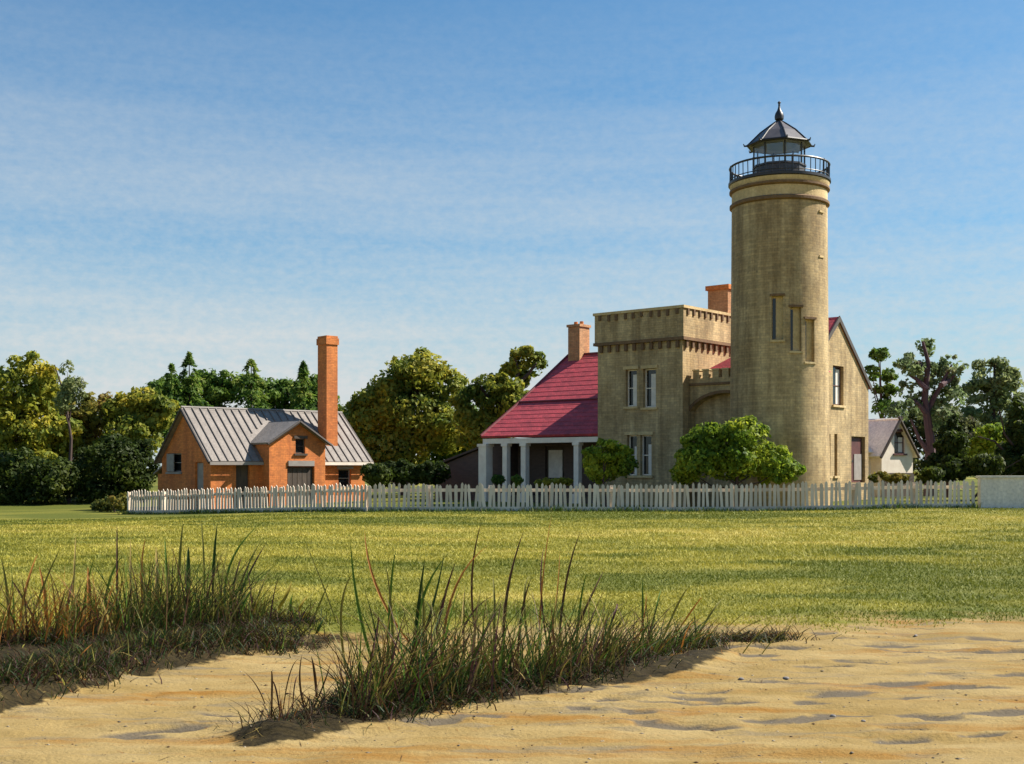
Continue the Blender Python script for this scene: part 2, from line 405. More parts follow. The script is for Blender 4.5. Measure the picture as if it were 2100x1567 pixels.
def terrain(x, y):
    x = np.asarray(x, float); y = np.asarray(y, float)
    ye = yedge(x) + 0.40 * (fbm(x * 1.5 + 3, y * 0.2, 4) - 0.5) * 2
    wd = np.interp(x, [-3.4, -1.6, 0.5, 4], [0.75, 0.85, 1.8, 2.8])
    t = sstep((y - ye + wd * 0.4) / wd)
    md, mt = seg_dist(x, y, MOUND)
    wm = np.interp(mt, [0, 1, 3, 4, 5], [0.22, 0.36, 0.38, 0.30, 0.14]) * (0.8 + 0.5 * fbm(x * 2.1, y * 2.1, 3))
    mound = np.exp(-(md / wm) ** 2)
    z = -0.13 * (1 - t) + 0.075 * mound
    sand = (1 - t) * (1 - 0.6 * mound)
    near = np.clip((60 - y) / 40, 0, 1)
    rip = (fbm(x * 1.5 + 0.25 * y, y * 5.0, 4) - 0.5) * 0.060 + (fbm(x * 4, y * 12, 4) - 0.5) * 0.045
    z = z + sand * rip + (1 - sand) * (fbm(x * 0.8, y * 0.8, 4) - 0.5) * 0.07 * near
    wob = 0.45 + 1.1 * vnoise(x * 8, y * 8)
    inb = (y > 5) & (y < 16) & (np.abs(x) < 9)
    for gx, gy, a, b, rot, dp in (prints_and_shadows if inb.any() else []):
        dx, dy = x - gx, y - gy
        c, s_ = math.cos(rot), math.sin(rot)
        u, v = (dx * c + dy * s_) / a, (-dx * s_ + dy * c) / b
        q = (u * u + v * v) * wob
        z = z + np.where(q < 6, -dp * np.exp(-q * 1.2) + 0.35 * dp * np.exp(-(np.sqrt(q) - 1.5) ** 2 * 5), 0) * sand
    z = z - 0.42 * sstep((-4 - x) / 14) * sstep((y - 25) / 30) * (1 - 0.85 * sstep((y - 62) / 10))
    z = z + 0.12 * sstep((x - 8) / 8) * sstep((y - 25) / 18)
    damp = np.zeros_like(x)  # hollows coloured darker: damp sand, with grass shadows painted in at left
    for gx, gy, a, b, rot, dp in (prints_and_shadows if inb.any() else []):
        dx, dy = x - gx, y - gy; c, s_ = math.cos(rot), math.sin(rot)
        q = (((dx * c + dy * s_) / (a * 1.2)) ** 2 + ((-dx * s_ + dy * c) / (b * 1.0)) ** 2) * wob
        damp = np.maximum(damp, np.clip(1.5 - q, 0, 1))
    terrain.damp = damp * sand
    soil_shade = np.clip(2.6 * mound * np.interp(mt, [3.6, 4.9], [1.0, 0.35]), 0, 1)  # dark soil round the roots, widened to paint the clump's base shadow
    bank = np.clip(1 - np.abs((y - ye) / (wd * 0.75)), 0, 1) * np.interp(x, [-2.2, -0.8, 3], [1.0, 0.55, 0.12])
    behind = np.clip((y - ye + 0.35) / 0.25, 0, 1) * np.clip((12.5 - y) / 0.5, 0, 1) * np.interp(x, [-2.6, -1.6], [1.0, 0.0])
    so = np.clip(np.maximum(np.maximum(soil_shade, bank), behind), 0, 1)
    return z + so * ((fbm(x * 5, y * 5, 4) - 0.5) * 0.07 + (fbm(x * 19, y * 19, 2) - 0.5) * 0.03), t, so
def zt(x, y): return float(terrain(np.array([x]), np.array([y]))[0][0])
def streak(x, y):
    """long flat bands of drier and greener turf, plus one painted shadow"""
    v = 0.5 * fbm(x * 0.16 + 5, y * 0.32 + 0.08 * x, 4) + 0.5 * fbm(x * 0.55, y * 1.1, 4)
    v = v - 0.30 * np.exp(-((x - 4.6) / 4.5) ** 2 - ((y - 40.6 - 0.12 * (x - 4.6)) / 1.6) ** 2)      # shadow streak below the fence, painted as darker greener turf
    return np.clip(0.47 + (v - 0.5) * 0.85 - 0.10 * sstep((y - 36) / 9), 0, 1)

def axis(lo, hi, step, far, grow):
    a = list(np.arange(lo, hi + 1e-6, step)); s_ = step
    up = []; v = hi
    while v < far: s_ *= grow; v += s_; up.append(v)
    return a, up
xa, xu = axis(-7.5, 7.5, 0.05, 1500, 1.12)
ya, yu = axis(4.5, 15.0, 0.045, 2500, 1.055)
XS = np.array([-v for v in reversed(xu)] + xa + xu); YS = np.array([-900, -300, -100, -40, -10, 0, 2.5, 3.8] + ya + yu)
GX, GY = np.meshgrid(XS, YS)
gz, gt, gs = terrain(GX.ravel(), GY.ravel())
GD = terrain.damp
nx, ny = len(XS), len(YS)
idx = np.arange(nx * ny).reshape(ny, nx)
quads = np.stack([idx[:-1, :-1], idx[:-1, 1:], idx[1:, 1:], idx[1:, :-1]], -1).reshape(-1, 4)
def np_mesh(name, co, faces, k, mat, smooth=False):
    me = bpy.data.meshes.new(name)
    me.vertices.add(len(co)); me.vertices.foreach_set('co', np.asarray(co, np.float32).ravel())
    nf = len(faces); me.loops.add(nf * k); me.loops.foreach_set('vertex_index', np.asarray(faces, np.int32).ravel())
    me.polygons.add(nf); me.polygons.foreach_set('loop_start', np.arange(0, nf * k, k, dtype=np.int32))
    try: me.polygons.foreach_set('loop_total', np.full(nf, k, dtype=np.int32))
    except Exception: pass
    if smooth: me.polygons.foreach_set('use_smooth', np.ones(nf, dtype=bool))
    me.materials.append(mat); me.update(calc_edges=True); me.validate()
    return me
def fattr(me, name, vals):
    a = me.attributes.new(name, 'FLOAT', 'POINT'); a.data.foreach_set('value', np.asarray(vals, np.float32))
def cattr(me, vals):
    a = me.attributes.new('tone', 'FLOAT_COLOR', 'POINT')
    c = np.ones((len(vals), 4), np.float32); c[:, :3] = vals; a.data.foreach_set('color', c.ravel())

def ground_mat():
    m, nt, n, l, b = new_mat('shore_ground')
    def A(nm):
        a = n.new('ShaderNodeAttribute'); a.attribute_name = nm; return a.outputs['Fac']
    def ramp(fac, lo, hi):
        r = n.new('ShaderNodeMapRange'); r.inputs['From Min'].default_value = lo; r.inputs['From Max'].default_value = hi
        l.new(fac, r.inputs['Value']); return r.outputs['Result']
    def madd(a, k, c):
        r = n.new('ShaderNodeMath'); r.operation = 'MULTIPLY_ADD'; l.new(a, r.inputs[0]); r.inputs[1].default_value = k
        if isinstance(c, (int, float)): r.inputs[2].default_value = c
        else: l.new(c, r.inputs[2])
        return r.outputs[0]
    # sand: honey with paler, rustier and greyer drifts
    s1 = noise_fac(nt, 0.9, (0.7, 1.9, 1), 6, 0.36, 0.64)
    s2 = noise_fac(nt, 1.1, (0.45, 2.6, 1), 5, 0.52, 0.68)
    s3 = noise_fac(nt, 1.7, (0.5, 3.0, 1), 5, 0.55, 0.70)
    grain = noise_fac(nt, 170, (1, 1, 1), 3, 0.3, 0.7)
    sand = mixcol(nt, s1, (0.265, 0.178, 0.058), (0.345, 0.250, 0.105))
    sand = mixcol(nt, s2, sand, (0.265, 0.130, 0.024))
    sand = mixcol(nt, s3, sand, (0.195, 0.155, 0.092))
    dn_ = noise_fac(nt, 5.0, (1, 2.2, 1), 5, 0.2, 0.8)
    sand = mixcol(nt, ramp(madd(dn_, 0.7, madd(A('damp'), 1.0, -0.5)), 0.15, 0.7), sand, (0.130, 0.104, 0.070))  # damp sand, with the grass shadows at left painted in
    gr = n.new('ShaderNodeMapRange'); gr.inputs['To Min'].default_value = 0.72; gr.inputs['To Max'].default_value = 1.12
    l.new(grain, gr.inputs['Value']); sand = mixcol(nt, 1.0, sand, gr.outputs['Result'], 'MULTIPLY')
    # turf
    st = A('streak')
    turf = mixcol(nt, ramp(st, 0.34, 0.52), (0.090, 0.102, 0.014), (0.215, 0.192, 0.032))
    turf = mixcol(nt, ramp(st, 0.52, 0.68), turf, (0.33, 0.27, 0.06))
    tg = noise_fac(nt, 14, (1, 2.5, 1), 5, 0.3, 0.7)
    tr = n.new('ShaderNodeMapRange'); tr.inputs['To Min'].default_value = 0.70; tr.inputs['To Max'].default_value = 1.2
    l.new(tg, tr.inputs['Value']); turf = mixcol(nt, 1.0, turf, tr.outputs['Result'], 'MULTIPLY')
    edge = noise_fac(nt, 1.2, (0.6, 2.0, 1), 7, 0.2, 0.8, 0.7)
    lf = ramp(madd(edge, 1.5, madd(A('lawn'), 1.9, -1.55)), 0.15, 0.75)
    col = mixcol(nt, lf, sand, turf)
    e2 = noise_fac(nt, 4.5, (0.8, 1.8, 1), 8, 0.2, 0.8, 0.72)
    sf = ramp(madd(e2, 1.7, madd(A('soil_shade'), 1.8, -1.78)), 0.08, 0.55)
    col = mixcol(nt, sf, col, mixcol(nt, tg, (0.010, 0.008, 0.004), (0.048, 0.035, 0.013)))
    l.new(col, b.inputs['Base Color']); b.inputs['Roughness'].default_value = 0.95
    b.inputs['Specular IOR Level'].default_value = 0.15
    hb = noise_fac(nt, 26, (1, 1.6, 1), 6, 0.2, 0.8)
    bump(nt, hb, 0.6, 0.015)
    return m
M['ground'] = ground_mat()
gme = np_mesh('ground', np.stack([GX.ravel(), GY.ravel(), gz], -1), quads, 4, M['ground'], True)
fattr(gme, 'damp', GD); fattr(gme, 'lawn', gt); fattr(gme, 'soil_shade', gs); fattr(gme, 'streak', streak(GX.ravel(), GY.ravel()))  # 'damp' also carries the painted grass shadows at left
ground = link_mesh('ground', gme, None); tag(ground, 'sandy shore rising to a mown yellow green lawn', None, None, 'structure')

# ------------------------------------------------------------------ leaves and blades
def leaf_cloud(pts, nrm, size, cols, rng, aspect=0.55, droop=None):
    n = len(pts)
    r = rng.normal(size=(n, 3)); nn = nrm + 0.5 * r; nn /= np.linalg.norm(nn, axis=1, keepdims=True) + 1e-9
    a = np.cross(nn, rng.normal(size=(n, 3)))
    if droop is not None: a = droop + 0.35 * rng.normal(size=(n, 3)); a = a - nn * np.sum(a * nn, 1, keepdims=True)
    a /= np.linalg.norm(a, axis=1, keepdims=True) + 1e-9
    b = np.cross(nn, a)
    L = (size * (0.6 + 0.9 * rng.random(n)))[:, None]; Wd = L * aspect
    co = np.stack([pts - a * L, pts - a * L * 0.1 + b * Wd + nn * L * 0.12, pts + a * L, pts - a * L * 0.1 - b * Wd + nn * L * 0.12], 1).reshape(-1, 3)
    return co, np.arange(n * 4).reshape(n, 4), np.repeat(cols, 4, 0)
PAL = {
 'dark': [(0.022, 0.036, 0.006), (0.036, 0.058, 0.009), (0.064, 0.092, 0.014), (0.115, 0.135, 0.022)],
 'green': [(0.034, 0.075, 0.014), (0.081, 0.155, 0.021), (0.155, 0.236, 0.034), (0.265, 0.299, 0.057)],
 'olive': [(0.048, 0.094, 0.013), (0.158, 0.200, 0.028), (0.331, 0.324, 0.041), (0.552, 0.427, 0.041)],
 'yellow': [(0.101, 0.128, 0.019), (0.230, 0.223, 0.030), (0.405, 0.317, 0.034), (0.540, 0.351, 0.030)],
 'gold': [(0.068, 0.117, 0.020), (0.179, 0.220, 0.030), (0.372, 0.358, 0.041), (0.600, 0.454, 0.041)],
 'mixed': [(0.030, 0.045, 0.014), (0.075, 0.090, 0.026), (0.130, 0.150, 0.045), (0.115, 0.075, 0.050)],
 'lime': [(0.050, 0.105, 0.012), (0.165, 0.250, 0.022), (0.380, 0.430, 0.035), (0.66, 0.58, 0.04)],
 'pale': [(0.120, 0.165, 0.055), (0.190, 0.235, 0.085), (0.270, 0.300, 0.120), (0.25, 0.235, 0.130)],
 'sage': [(0.097, 0.150, 0.053), (0.167, 0.229, 0.088), (0.246, 0.299, 0.132), (0.194, 0.167, 0.106)],
 'russet': [(0.048, 0.078, 0.017), (0.132, 0.144, 0.029), (0.264, 0.228, 0.036), (0.216, 0.102, 0.036)],
}
def crown_mesh(name, lobes, n, size, pal, seed, gap=0.36, freq=0.9, aspect=0.55):
    """lobes: (x, y, z, rx, ry, rz); leaves fill the lobes, thicker towards the outside, torn open by noise"""
    rng = np.random.default_rng(seed)
    lb = np.array(lobes, float)
    w = lb[:, 3] * lb[:, 5] + 1e-6; w /= w.sum()
    k = int(n * 1.9)
    li = rng.choice(len(lb), k, p=w)
    d = rng.normal(size=(k, 3)); d /= np.linalg.norm(d, axis=1, keepdims=True)
    r = (0.30 + 0.70 * rng.random(k) ** 0.55) * (0.86 + 0.28 * vnoise(d[:, 0] * 3 + li * 7, d[:, 1] * 3, d[:, 2] * 3 + seed))
    p = lb[li, :3] + d * r[:, None] * lb[li, 3:6]
    g = vnoise(p[:, 0] * freq * 1.6 + seed, p[:, 1] * freq * 1.6, p[:, 2] * freq * 2.0) * 0.6 + vnoise(p[:, 0] * freq * 4, p[:, 1] * freq * 4 + seed, p[:, 2] * freq * 4) * 0.4
    keep = np.where(g > gap)[0][:n]
    p, d, li = p[keep], d[keep], li[keep]
    cl = vnoise(p[:, 0] * 0.9 + 31 + seed, p[:, 1] * 0.9, p[:, 2] * 1.1) * 0.75 + rng.random(len(p)) * 0.40 - 0.07
    P_ = np.array(PAL[pal]); q = np.clip(cl, 0, 0.999) * (len(P_) - 1); i0 = q.astype(int); f = (q - i0)[:, None]
    c = P_[i0] * (1 - f) + P_[np.minimum(i0 + 1, len(P_) - 1)] * f
    c = c * (0.8 + 0.4 * rng.random((len(p), 1)))
    co, fa, cc = leaf_cloud(p, d, size, c, rng, aspect)
    me = np_mesh(name, co, fa, 4, M['leaf']); cattr(me, cc)
    return me
def px_lobes(lst, d, base, seed, squash=0.85):
    rr = random.Random(seed); out = []
    for (px, row, rx, ry) in lst:
        dd = d + rr.uniform(-0.6, 0.6)
        c = at(px, row, dd) - base
        kx = dd / FPX
        a, b_, c_ = rx * kx, min(rx, ry * 1.4) * kx * squash, ry * kx
        out.append((c.x, c.y, c.z, a * .88, b_ * .88, c_ * .88))
        for k in range(7):                            # smaller sprays breaking the outline
            v = Vector((rr.gauss(0, 1), rr.gauss(0, 1), rr.gauss(.35, 1))).normalized(); q = rr.uniform(.22, .42)
            m_ = min(a, c_) * q
            out.append((c.x + v.x * a * .82, c.y + v.y * b_ * .82, c.z + v.z * c_ * .82, m_ * 1.15, m_, m_ * .9))
    return out
def tree(name, label, cat, px, d, lobes, n, size, pal, seed, trunk_r=0.18, bark='bark', trunk=None, limbs=None, gap=0.36, group=None, freq=0.9, aspect=0.55):
    x = (px - 1050) / FPX * d
    base = Vector((x, d, zt(x, d) - 0.06))
    root = empty(name, base, 0, label, cat, group)
    lb = px_lobes(lobes, d, base, seed)
    link_mesh('crown', crown_mesh('crown', lb, int(n * 1.9), size * .74, pal, seed, gap + .03, freq, aspect), None, root)
    rr = random.Random(seed + 5)
    t = MB()
    if trunk:
        pts = [Vector((0, 0, 0))] + [at(p, r, d) - base for p, r in trunk]
    else:
        top = max(lb, key=lambda q: q[2]); zt_ = top[2]
        pts = [Vector((0, 0, 0)), Vector((top[0] * .2 + rr.uniform(-.1, .1), rr.uniform(-.1, .1), zt_ * .35)), Vector((top[0] * .55, top[1] * .5, zt_ * .7)), Vector((top[0], top[1], zt_ + top[5] * 0.3))]
    m_ = len(pts)
    t.tube(pts, [trunk_r * (1.25 if i == 0 else 1 - 0.78 * i / (m_ - 1)) for i in range(m_)], 8)
    if limbs:
        for lm in limbs:
            q = [at(p, r, d + rr.uniform(-.5, .2)) - base for p, r in lm]
            t.tube(q, [trunk_r * (0.55 - 0.38 * i / max(1, len(q) - 1)) for i in range(len(q))], 6)
    else:
        for q in lb[::8]:
            h = min(q[2] * 0.55, pts[-1].z * 0.6); i = max(0.05, h / max(pts[-1].z, .1)) * (m_ - 1); i0 = min(int(i), m_ - 2)
            a = pts[i0].lerp(pts[i0 + 1], i - i0)
            e = Vector(q[:3]) + Vector((0, 0, q[5] * .35))
            mid = a.lerp(e, 0.5) + Vector((0, 0, -0.12 * (e - a).length * rr.random()))
            t.tube([a, mid, e], [trunk_r * .45, trunk_r * .3, trunk_r * .1], 6)
    t.build('trunk', M[bark], root, True)
    return root
def conifer(label, px, d, top_row, half, base_row, n, pal, seed, group=None):
    x = (px - 1050) / FPX * d; base = Vector((x, d, zt(x, d) - 0.06))
    root = empty('conifer', base, 0, label, 'tree', group)
    H = at(px, top_row, d).z - base.z; R = half * d / FPX; z0 = max(0.4, at(px, base_row, d).z - base.z)
    rng = np.random.default_rng(seed)
    k = n; u = rng.random(k) ** 1.35; ang = rng.random(k) * 2 * math.pi
    tier = 0.42 + 0.52 * ((1 - u) * 7 % 1.0) + 0.42 * (vnoise(ang * 2.5 + seed, u * 9) - .5) * 2
    rad = R * ((1 - u) ** 0.85 + 0.03) * tier * (0.25 + 0.75 * rng.random(k) ** 0.5)
    z = z0 + (H - z0) * u - 0.25 * rad
    p = np.stack([rad * np.cos(ang), rad * np.sin(ang), z], -1)
    out = np.stack([np.cos(ang), np.sin(ang), np.full(k, -0.25)], -1)
    keep = vnoise(p[:, 0] * 2.2 + seed, p[:, 1] * 2.2, p[:, 2] * 2.2) > 0.38
    p, out = p[keep], out[keep]
    P_ = np.array(PAL[pal]); i = np.clip((rng.random(len(p)) * 0.5 + 0.6 * vnoise(p[:, 0] * 1.4, p[:, 1] * 1.4 + seed, p[:, 2] * 1.4)) * len(P_) - 0.3, 0, len(P_) - 1).astype(int)
    c = P_[i] * (0.8 + 0.4 * rng.random((len(p), 1)))
    nr = out * 0.5 + np.array([0, 0, 0.8])
    co, fa, cc = leaf_cloud(p, nr, 0.16, c, rng, 0.32, out)
    me = np_mesh('crown', co, fa, 4, M['leaf']); cattr(me, cc)
    link_mesh('crown', me, None, root)
    MB().tube([(0, 0, 0), (0.03, 0, H * .5), (0, 0, H * 0.98)], [0.15, 0.09, 0.02], 8).build('trunk', M['bark'], root, True)
    return root

# ------------------------------------------------------------------ the keeper's house
CD = 52.0
HO = Vector(((1400 - 1050) / FPX * CD, CD, 0.0))
HF = Frame(HO, -40)
house = empty('keepers_house', HO, -40, 'buff stone keepers house with battlemented block, red roofs and white columned porch', 'house')
XL = HF.front(0, 1226, 800)[0]                      # left end of the block's front
BZ = HF.front(0, 1400, 626)[1]                      # top of the parapet
SZ = HF.front(0, 1400, 697)[1]                      # string course
BD = 5.2                                            # depth of the block
F0, RX = face_front(0.0), face_right(0.0)
wins = []
for (a, b_, r0, r1, bl) in ((1283, 1306, 834, 757, (0.42, 1.0, 0.10)), (1319, 1345, 836, 755, (0.42, 1.0, 0.10)), (1286, 1306, 975, 892, (0.5, 1.0, 0.25)), (1313, 1336, 975, 892, (0.5, 1.0, 0.20))):
    u0, z0 = HF.front(0, a, r0); u1, z1 = HF.front(0, b_, r1); wins.append((u0, u1, z0, z1, bl))
blk = MB().box(XL, 0, 0, BD, -0.4, SZ).build('block_wall', M['stone'], house, cut=[hole(F0, u0, u1, z0, z1, 0.24) for u0, u1, z0, z1, _ in wins])
for u0, u1, z0, z1, bl in wins: window(house, F0, u0, u1, z0, z1, 0.24, blind=bl, lintel='stone_trim')
par = MB().box(XL - .10, .10, -.10, BD + .1, SZ + .14, BZ - .12).build('parapet', M['stone'], house)
MB().box(XL - .16, .16, -.16, BD + .16, BZ - .116, BZ).build('coping', M['stone_trim'], par)
MB().box(XL - .15, .15, -.15, BD + .15, SZ + .004, SZ + .136).build('string_course', M['corbel'], par)
cb = MB().box(-.07, .07, -.10, 0, -.30, 0).mesh('corbel', M['corbel'])
dn = MB().box(-.06, .06, -.055, 0, -.26, 0).mesh('dentil', M['corbel'])
nfr = 10
for i in range(nfr):
    u = XL + (i + .5) * (-XL) / nfr
    inst('corbel', cb, blk, (u, -0.003, SZ - .004)); inst('dentil', dn, par, (u + random.uniform(-.03, .03), -.103, BZ - .12), (0, 0, 0), (1, 1, random.uniform(.8, 1.15)))
for i in range(11):
    v = (i + .5) * BD / 11
    inst('corbel', cb, blk, (0.003, v, SZ - .004), (0, 0, math.pi / 2)); inst('dentil', dn, par, (.103, v, BZ - .12), (0, 0, math.pi / 2))

# linking wall with the arch, between block and tower
CY = 0.55
FC = face_front(CY)
cx1 = HF.front(CY, 1500, 800)[0] + 0.5
cz = HF.front(CY, 1450, 790)[1]; cz2 = HF.front(CY, 1450, 772)[1]
acx = HF.front(CY, 1486, 850)[0]; ar = acx - HF.front(CY, 1407, 850)[0]; asp = HF.front(CY, 1407, 868)[1]; acr = HF.front(CY, 1480, 806)[1]
arch = [(acx - ar, -0.5), (acx + ar, -0.5)] + [(acx + ar * math.cos(w), asp + (acr - asp) * math.sin(w)) for w in [math.pi * i / 16 for i in range(17)]]
lk = MB().box(0.02, cx1, CY, CY + 0.9, -0.4, cz).build('arch_wall', M['stone'], house, cut=[MB().prism(arch, -0.42, 0.4, FC)])
ring = []
aro = MB()
for i in range(16):
    w0, w1 = math.pi * i / 16, math.pi * (i + 1) / 16
    q = []
    for r_, w in ((1.0, w0), (1.0, w1), (1.07, w1), (1.07, w0)):
        q.append((acx + ar * r_ * math.cos(w), asp + (acr - asp) * math.sin(w) * (1.0 if r_ == 1 else 1.10)))
    aro.prism(q, 0.004, 0.05, FC)
aro.build('arch_ring', M['corbel'], lk)
MB().box(0.03, cx1, CY - .08, CY + .95, cz + .003, cz + .10).build('string_course', M['corbel'], lk)
mw = 0.30
for i in range(5):
    u = 0.18 + i * 0.47
    MB().box(u, u + mw, CY - .02, CY + .30, cz + .103, cz + .62).build('merlon', M['stone'], lk)
    MB().box(u - .03, u + mw + .03, CY - .05, CY + .33, cz + .623, cz + .68).build('merlon_cap', M['stone_trim'], lk)
MB().box(0.0, cx1, CY - .01, CY + .28, cz + .101, cz + .30).build('battlement_base', M['stone'], lk)
# small red roof behind it
ex0 = HF.front(1.2, 1441, 760)[0]; ez = HF.front(1.2, 1441, 763)[1]; apx, apy = ex0 + 2.1, 3.0; apz = HF.front(apy, 1500, 716)[1] + 0.35
MB().box(ex0 + .2, ex0 + 4.0, 1.55, 4.8, 0, ez - .02).build('entry_wall', M['stone'], house)
er = MB()
q = [(ex0, 1.2, ez), (ex0 + 4.2, 1.2, ez), (ex0 + 4.2, 4.8, ez), (ex0, 4.8, ez), (apx, apy, apz)]
er.add(q, [(0, 1, 4), (1, 2, 4), (2, 3, 4), (3, 0, 4), (3, 2, 1, 0)]).build('entry_roof', M['red_roof'], house)
# gabled wing to the right of the tower
GX0 = 3.3
FG = face_right(GX0)
ya_, za_ = HF.side(GX0, 1719, 657); yr_, zr_ = HF.side(GX0, 1781, 792)
yl_ = 2 * ya_ - yr_
def gz_(y): return za_ - (za_ - zr_) * abs(y - ya_) / (yr_ - ya_)
gp = [(yl_, -.4), (yr_, -.4), (yr_, zr_), (ya_, za_), (yl_, zr_)]
gw = []
for (a, b_, r0, r1) in ((1708, 1730, 830, 752), (1697, 1703, 976, 890), (1711, 1717, 976, 890), (1746, 1774, 990, 896)):
    u0, z0 = HF.side(GX0, a, r0); u1, z1 = HF.side(GX0, b_, r1); gw.append((u0, u1, max(z0, 0.05), z1))
MB().prism(gp, -7.6, 0.0, FG).build('gable_wall', M['stone'], house, cut=[hole(FG, u0, u1, z0, z1, 0.22) for u0, u1, z0, z1 in gw])
window(house, FG, *gw[0], 0.22, frame='maroon', pane='glass', blind=(0.62, 1.0, 0.05))
window(house, FG, *gw[1], 0.22, frame='maroon', bars=0)
window(house, FG, *gw[2], 0.22, frame='maroon', bars=0)
u0, u1, z0, z1 = gw[3]
dr = MB().box(u0 + .05, u1 - .05, -.215, -.15, z0 + .01, z1 - .05, FG).build('door', M['maroon'], house)
MB().box(u0 + .38 * (u1 - u0), u1 - .12, -.147, -.12, z0 + .12, z0 + .62 * (z1 - z0), FG).build('door_panel', M['shutter'], dr)
MB().box(u0 + .12, u0 + .30 * (u1 - u0), -.147, -.11, z0 + .95, z0 + 1.05, FG).build('handle', M['iron'], dr)
gr = MB()
ov, ovx = 0.22, 0.03
sl = (za_ - zr_) / (yr_ - ya_)
for sgn in (-1, 1):
    ye_ = ya_ + sgn * (yr_ - ya_ + ov); ze_ = zr_ - sl * ov
    gr.slab([(GX0 + ovx, ya_ - sgn * .02, za_ + .16 + .02 * sl * 0), (GX0 + ovx, ye_, ze_ + .14), (GX0 - 7.6, ye_, ze_ + .14), (GX0 - 7.6, ya_ - sgn * .02, za_ + .16)], 0.13)
gro = gr.build('gable_roof', M['red_roof'], house)
for sgn in (1, -1):
    yb = ya_ + sgn * (yr_ - ya_ + ov); zb = zr_ - sl * ov
    MB().prism([(ya_, za_ + .20), (yb, zb + .18), (yb, zb - .06), (ya_, za_ - .06)], ovx + .003, ovx + .06, FG).build('bargeboard', M['fascia'], gro)
# brick chimney stack on the gabled wing
cxx = -2.4 * 1.1
MB().box(cxx - .55, cxx + .55, ya_ - .5, ya_ + .5, za_ - .6, HF.front(ya_, 1472, 598)[1]).build('chimney', M['brick_pale'], gro)
ct = HF.front(ya_, 1472, 598)[1]
MB().box(cxx - .64, cxx + .64, ya_ - .59, ya_ + .59, ct + .003, ct + .22).build('chimney_cap', M['brick'], gro)

# red roofed wing to the left with the porch
PY = 0.12
ezl = HF.front(PY, 1120, 892)[1]
exl = HF.front(PY, 986, 893)[0]
RY = 5.6
rz = HF.front(RY, 1200, 727)[1]
rxl = HF.front(RY, 1166, 730)[0]
KY = 2.45; kz = ezl + (rz - ezl) * (KY - PY) / (RY - PY) - 0.10
XB = XL + 0.03
hk = exl + (rxl - exl) * (KY - PY) / (RY - PY)
rf = MB()
top = [(exl, PY, ezl), (XB, PY, ezl), (XB, KY, kz), (hk, KY, kz)]
up = [(hk, KY + .02, kz + .04), (XB, KY + .02, kz + .04), (XB, RY, rz), (rxl, RY, rz)]
rf.slab(up, .14)
rf.slab([(exl, PY, ezl), (hk - .01, KY, kz), (rxl - .01, RY, rz), (hk - .01, 2 * RY - KY, kz), (exl, 2 * RY - PY, ezl)][0:5], .12)
rf.slab([(XB, 2 * RY - PY, ezl), (exl, 2 * RY - PY, ezl), (rxl, RY + .02, rz - .02), (XB, RY + .02, rz - .02)], .14)
rfo = rf.build('red_roof', M['red_roof'], house)
def courses(q, n, host):
    q = [Vector(v) for v in q]                        # eave left, eave right, top right, top left
    nn = (q[1] - q[0]).cross(q[3] - q[0]).normalized()
    for i in range(n):
        a, b_ = i / n, min(1.0, (i + 1.06) / n)
        p = [q[0].lerp(q[3], a) + nn * .017, q[1].lerp(q[2], a) + nn * .017, q[1].lerp(q[2], b_) + nn * .004, q[0].lerp(q[3], b_) + nn * .004]
        MB().slab(p, .014).build('shingle_course', M['red_roof'], host)
MB().slab(top, .11).build('porch_roof', M['red_roof'], rfo)
courses(top, 8, rfo); courses(up, 10, rfo)
MB().tube([(hk, KY, kz + .04), (XB, KY, kz + .04)], .06, 6).build('flashing', M['red_trim'], rfo)
hp = MB().tube([(exl, PY, ezl + .02), (hk, KY, kz + .03), (rxl, RY, rz + .03)], .07, 6)
hp.build('hip_cap', M['red_trim'], rfo)
MB().tube([(rxl, RY, rz + .02), (XB, RY, rz + .02)], .07, 6).build('ridge_cap', M['red_trim'], rfo)
WY = 2.3                                             # wall behind the porch
FW = face_front(WY)
d0, dz0 = HF.front(WY, 1118, 984); d1, dz1 = HF.front(WY, 1157, 915)
d0b, _ = HF.front(WY, 1040, 984); d1b, _ = HF.front(WY, 1068, 915)
MB().box(exl + .5, XB, WY, 2 * RY - 1.0, -.4, ezl - .13).build('wing_wall', M['mauve_wall'], house, cut=[hole(FW, d0, d1, .35, dz1, .15)])
dd = MB().box(d0 + .04, d1 - .04, -.146, -.08, .36, dz1 - .03, FW).build('door', M['dark_wood'], house)
MB().box(d0 + .16, d1 - .16, -.077, -.06, dz0 + .10, dz1 - .18, FW).build('door_panel', M['curtain'], dd)
MB().box(d1 - .13, d1 - .08, -.077, -.03, 1.25, 1.42, FW).build('handle', M['iron'], dd)
pf = MB().box(exl + .15, XB - .01, PY + .12, WY - .005, -.3, .30).build('porch_floor', M['dark_wood'], house)
fa = MB().box(exl + .08, XB - .01, PY + .06, PY + .30, ezl - .36, ezl - .125).build('porch_beam', M['white'], house)
for (a, b_) in ((988, 1009), (1034, 1046), (1072, 1085), (1180, 1193)):
    u0 = HF.front(PY + .2, a, 940)[0]; u1 = HF.front(PY + .2, b_, 940)[0]
    cw = max(.20, (u1 - u0) * .74); yc = PY + .2
    c = MB(); zb = -.28
    c.box(u0, u0 + cw, yc - cw / 2, yc + cw / 2, zb, ezl - .50)
    col = c.build('column', M['white'], house)
    MB().box(u0 - .05, u0 + cw + .05, yc - cw / 2 - .05, yc + cw / 2 + .05, ezl - .497, ezl - .363).build('capital', M['white'], col)
    MB().box(u0 - .05, u0 + cw + .05, yc - cw / 2 - .05, yc + cw / 2 + .05, zb - .02, .42).build('plinth', M['white'], col)
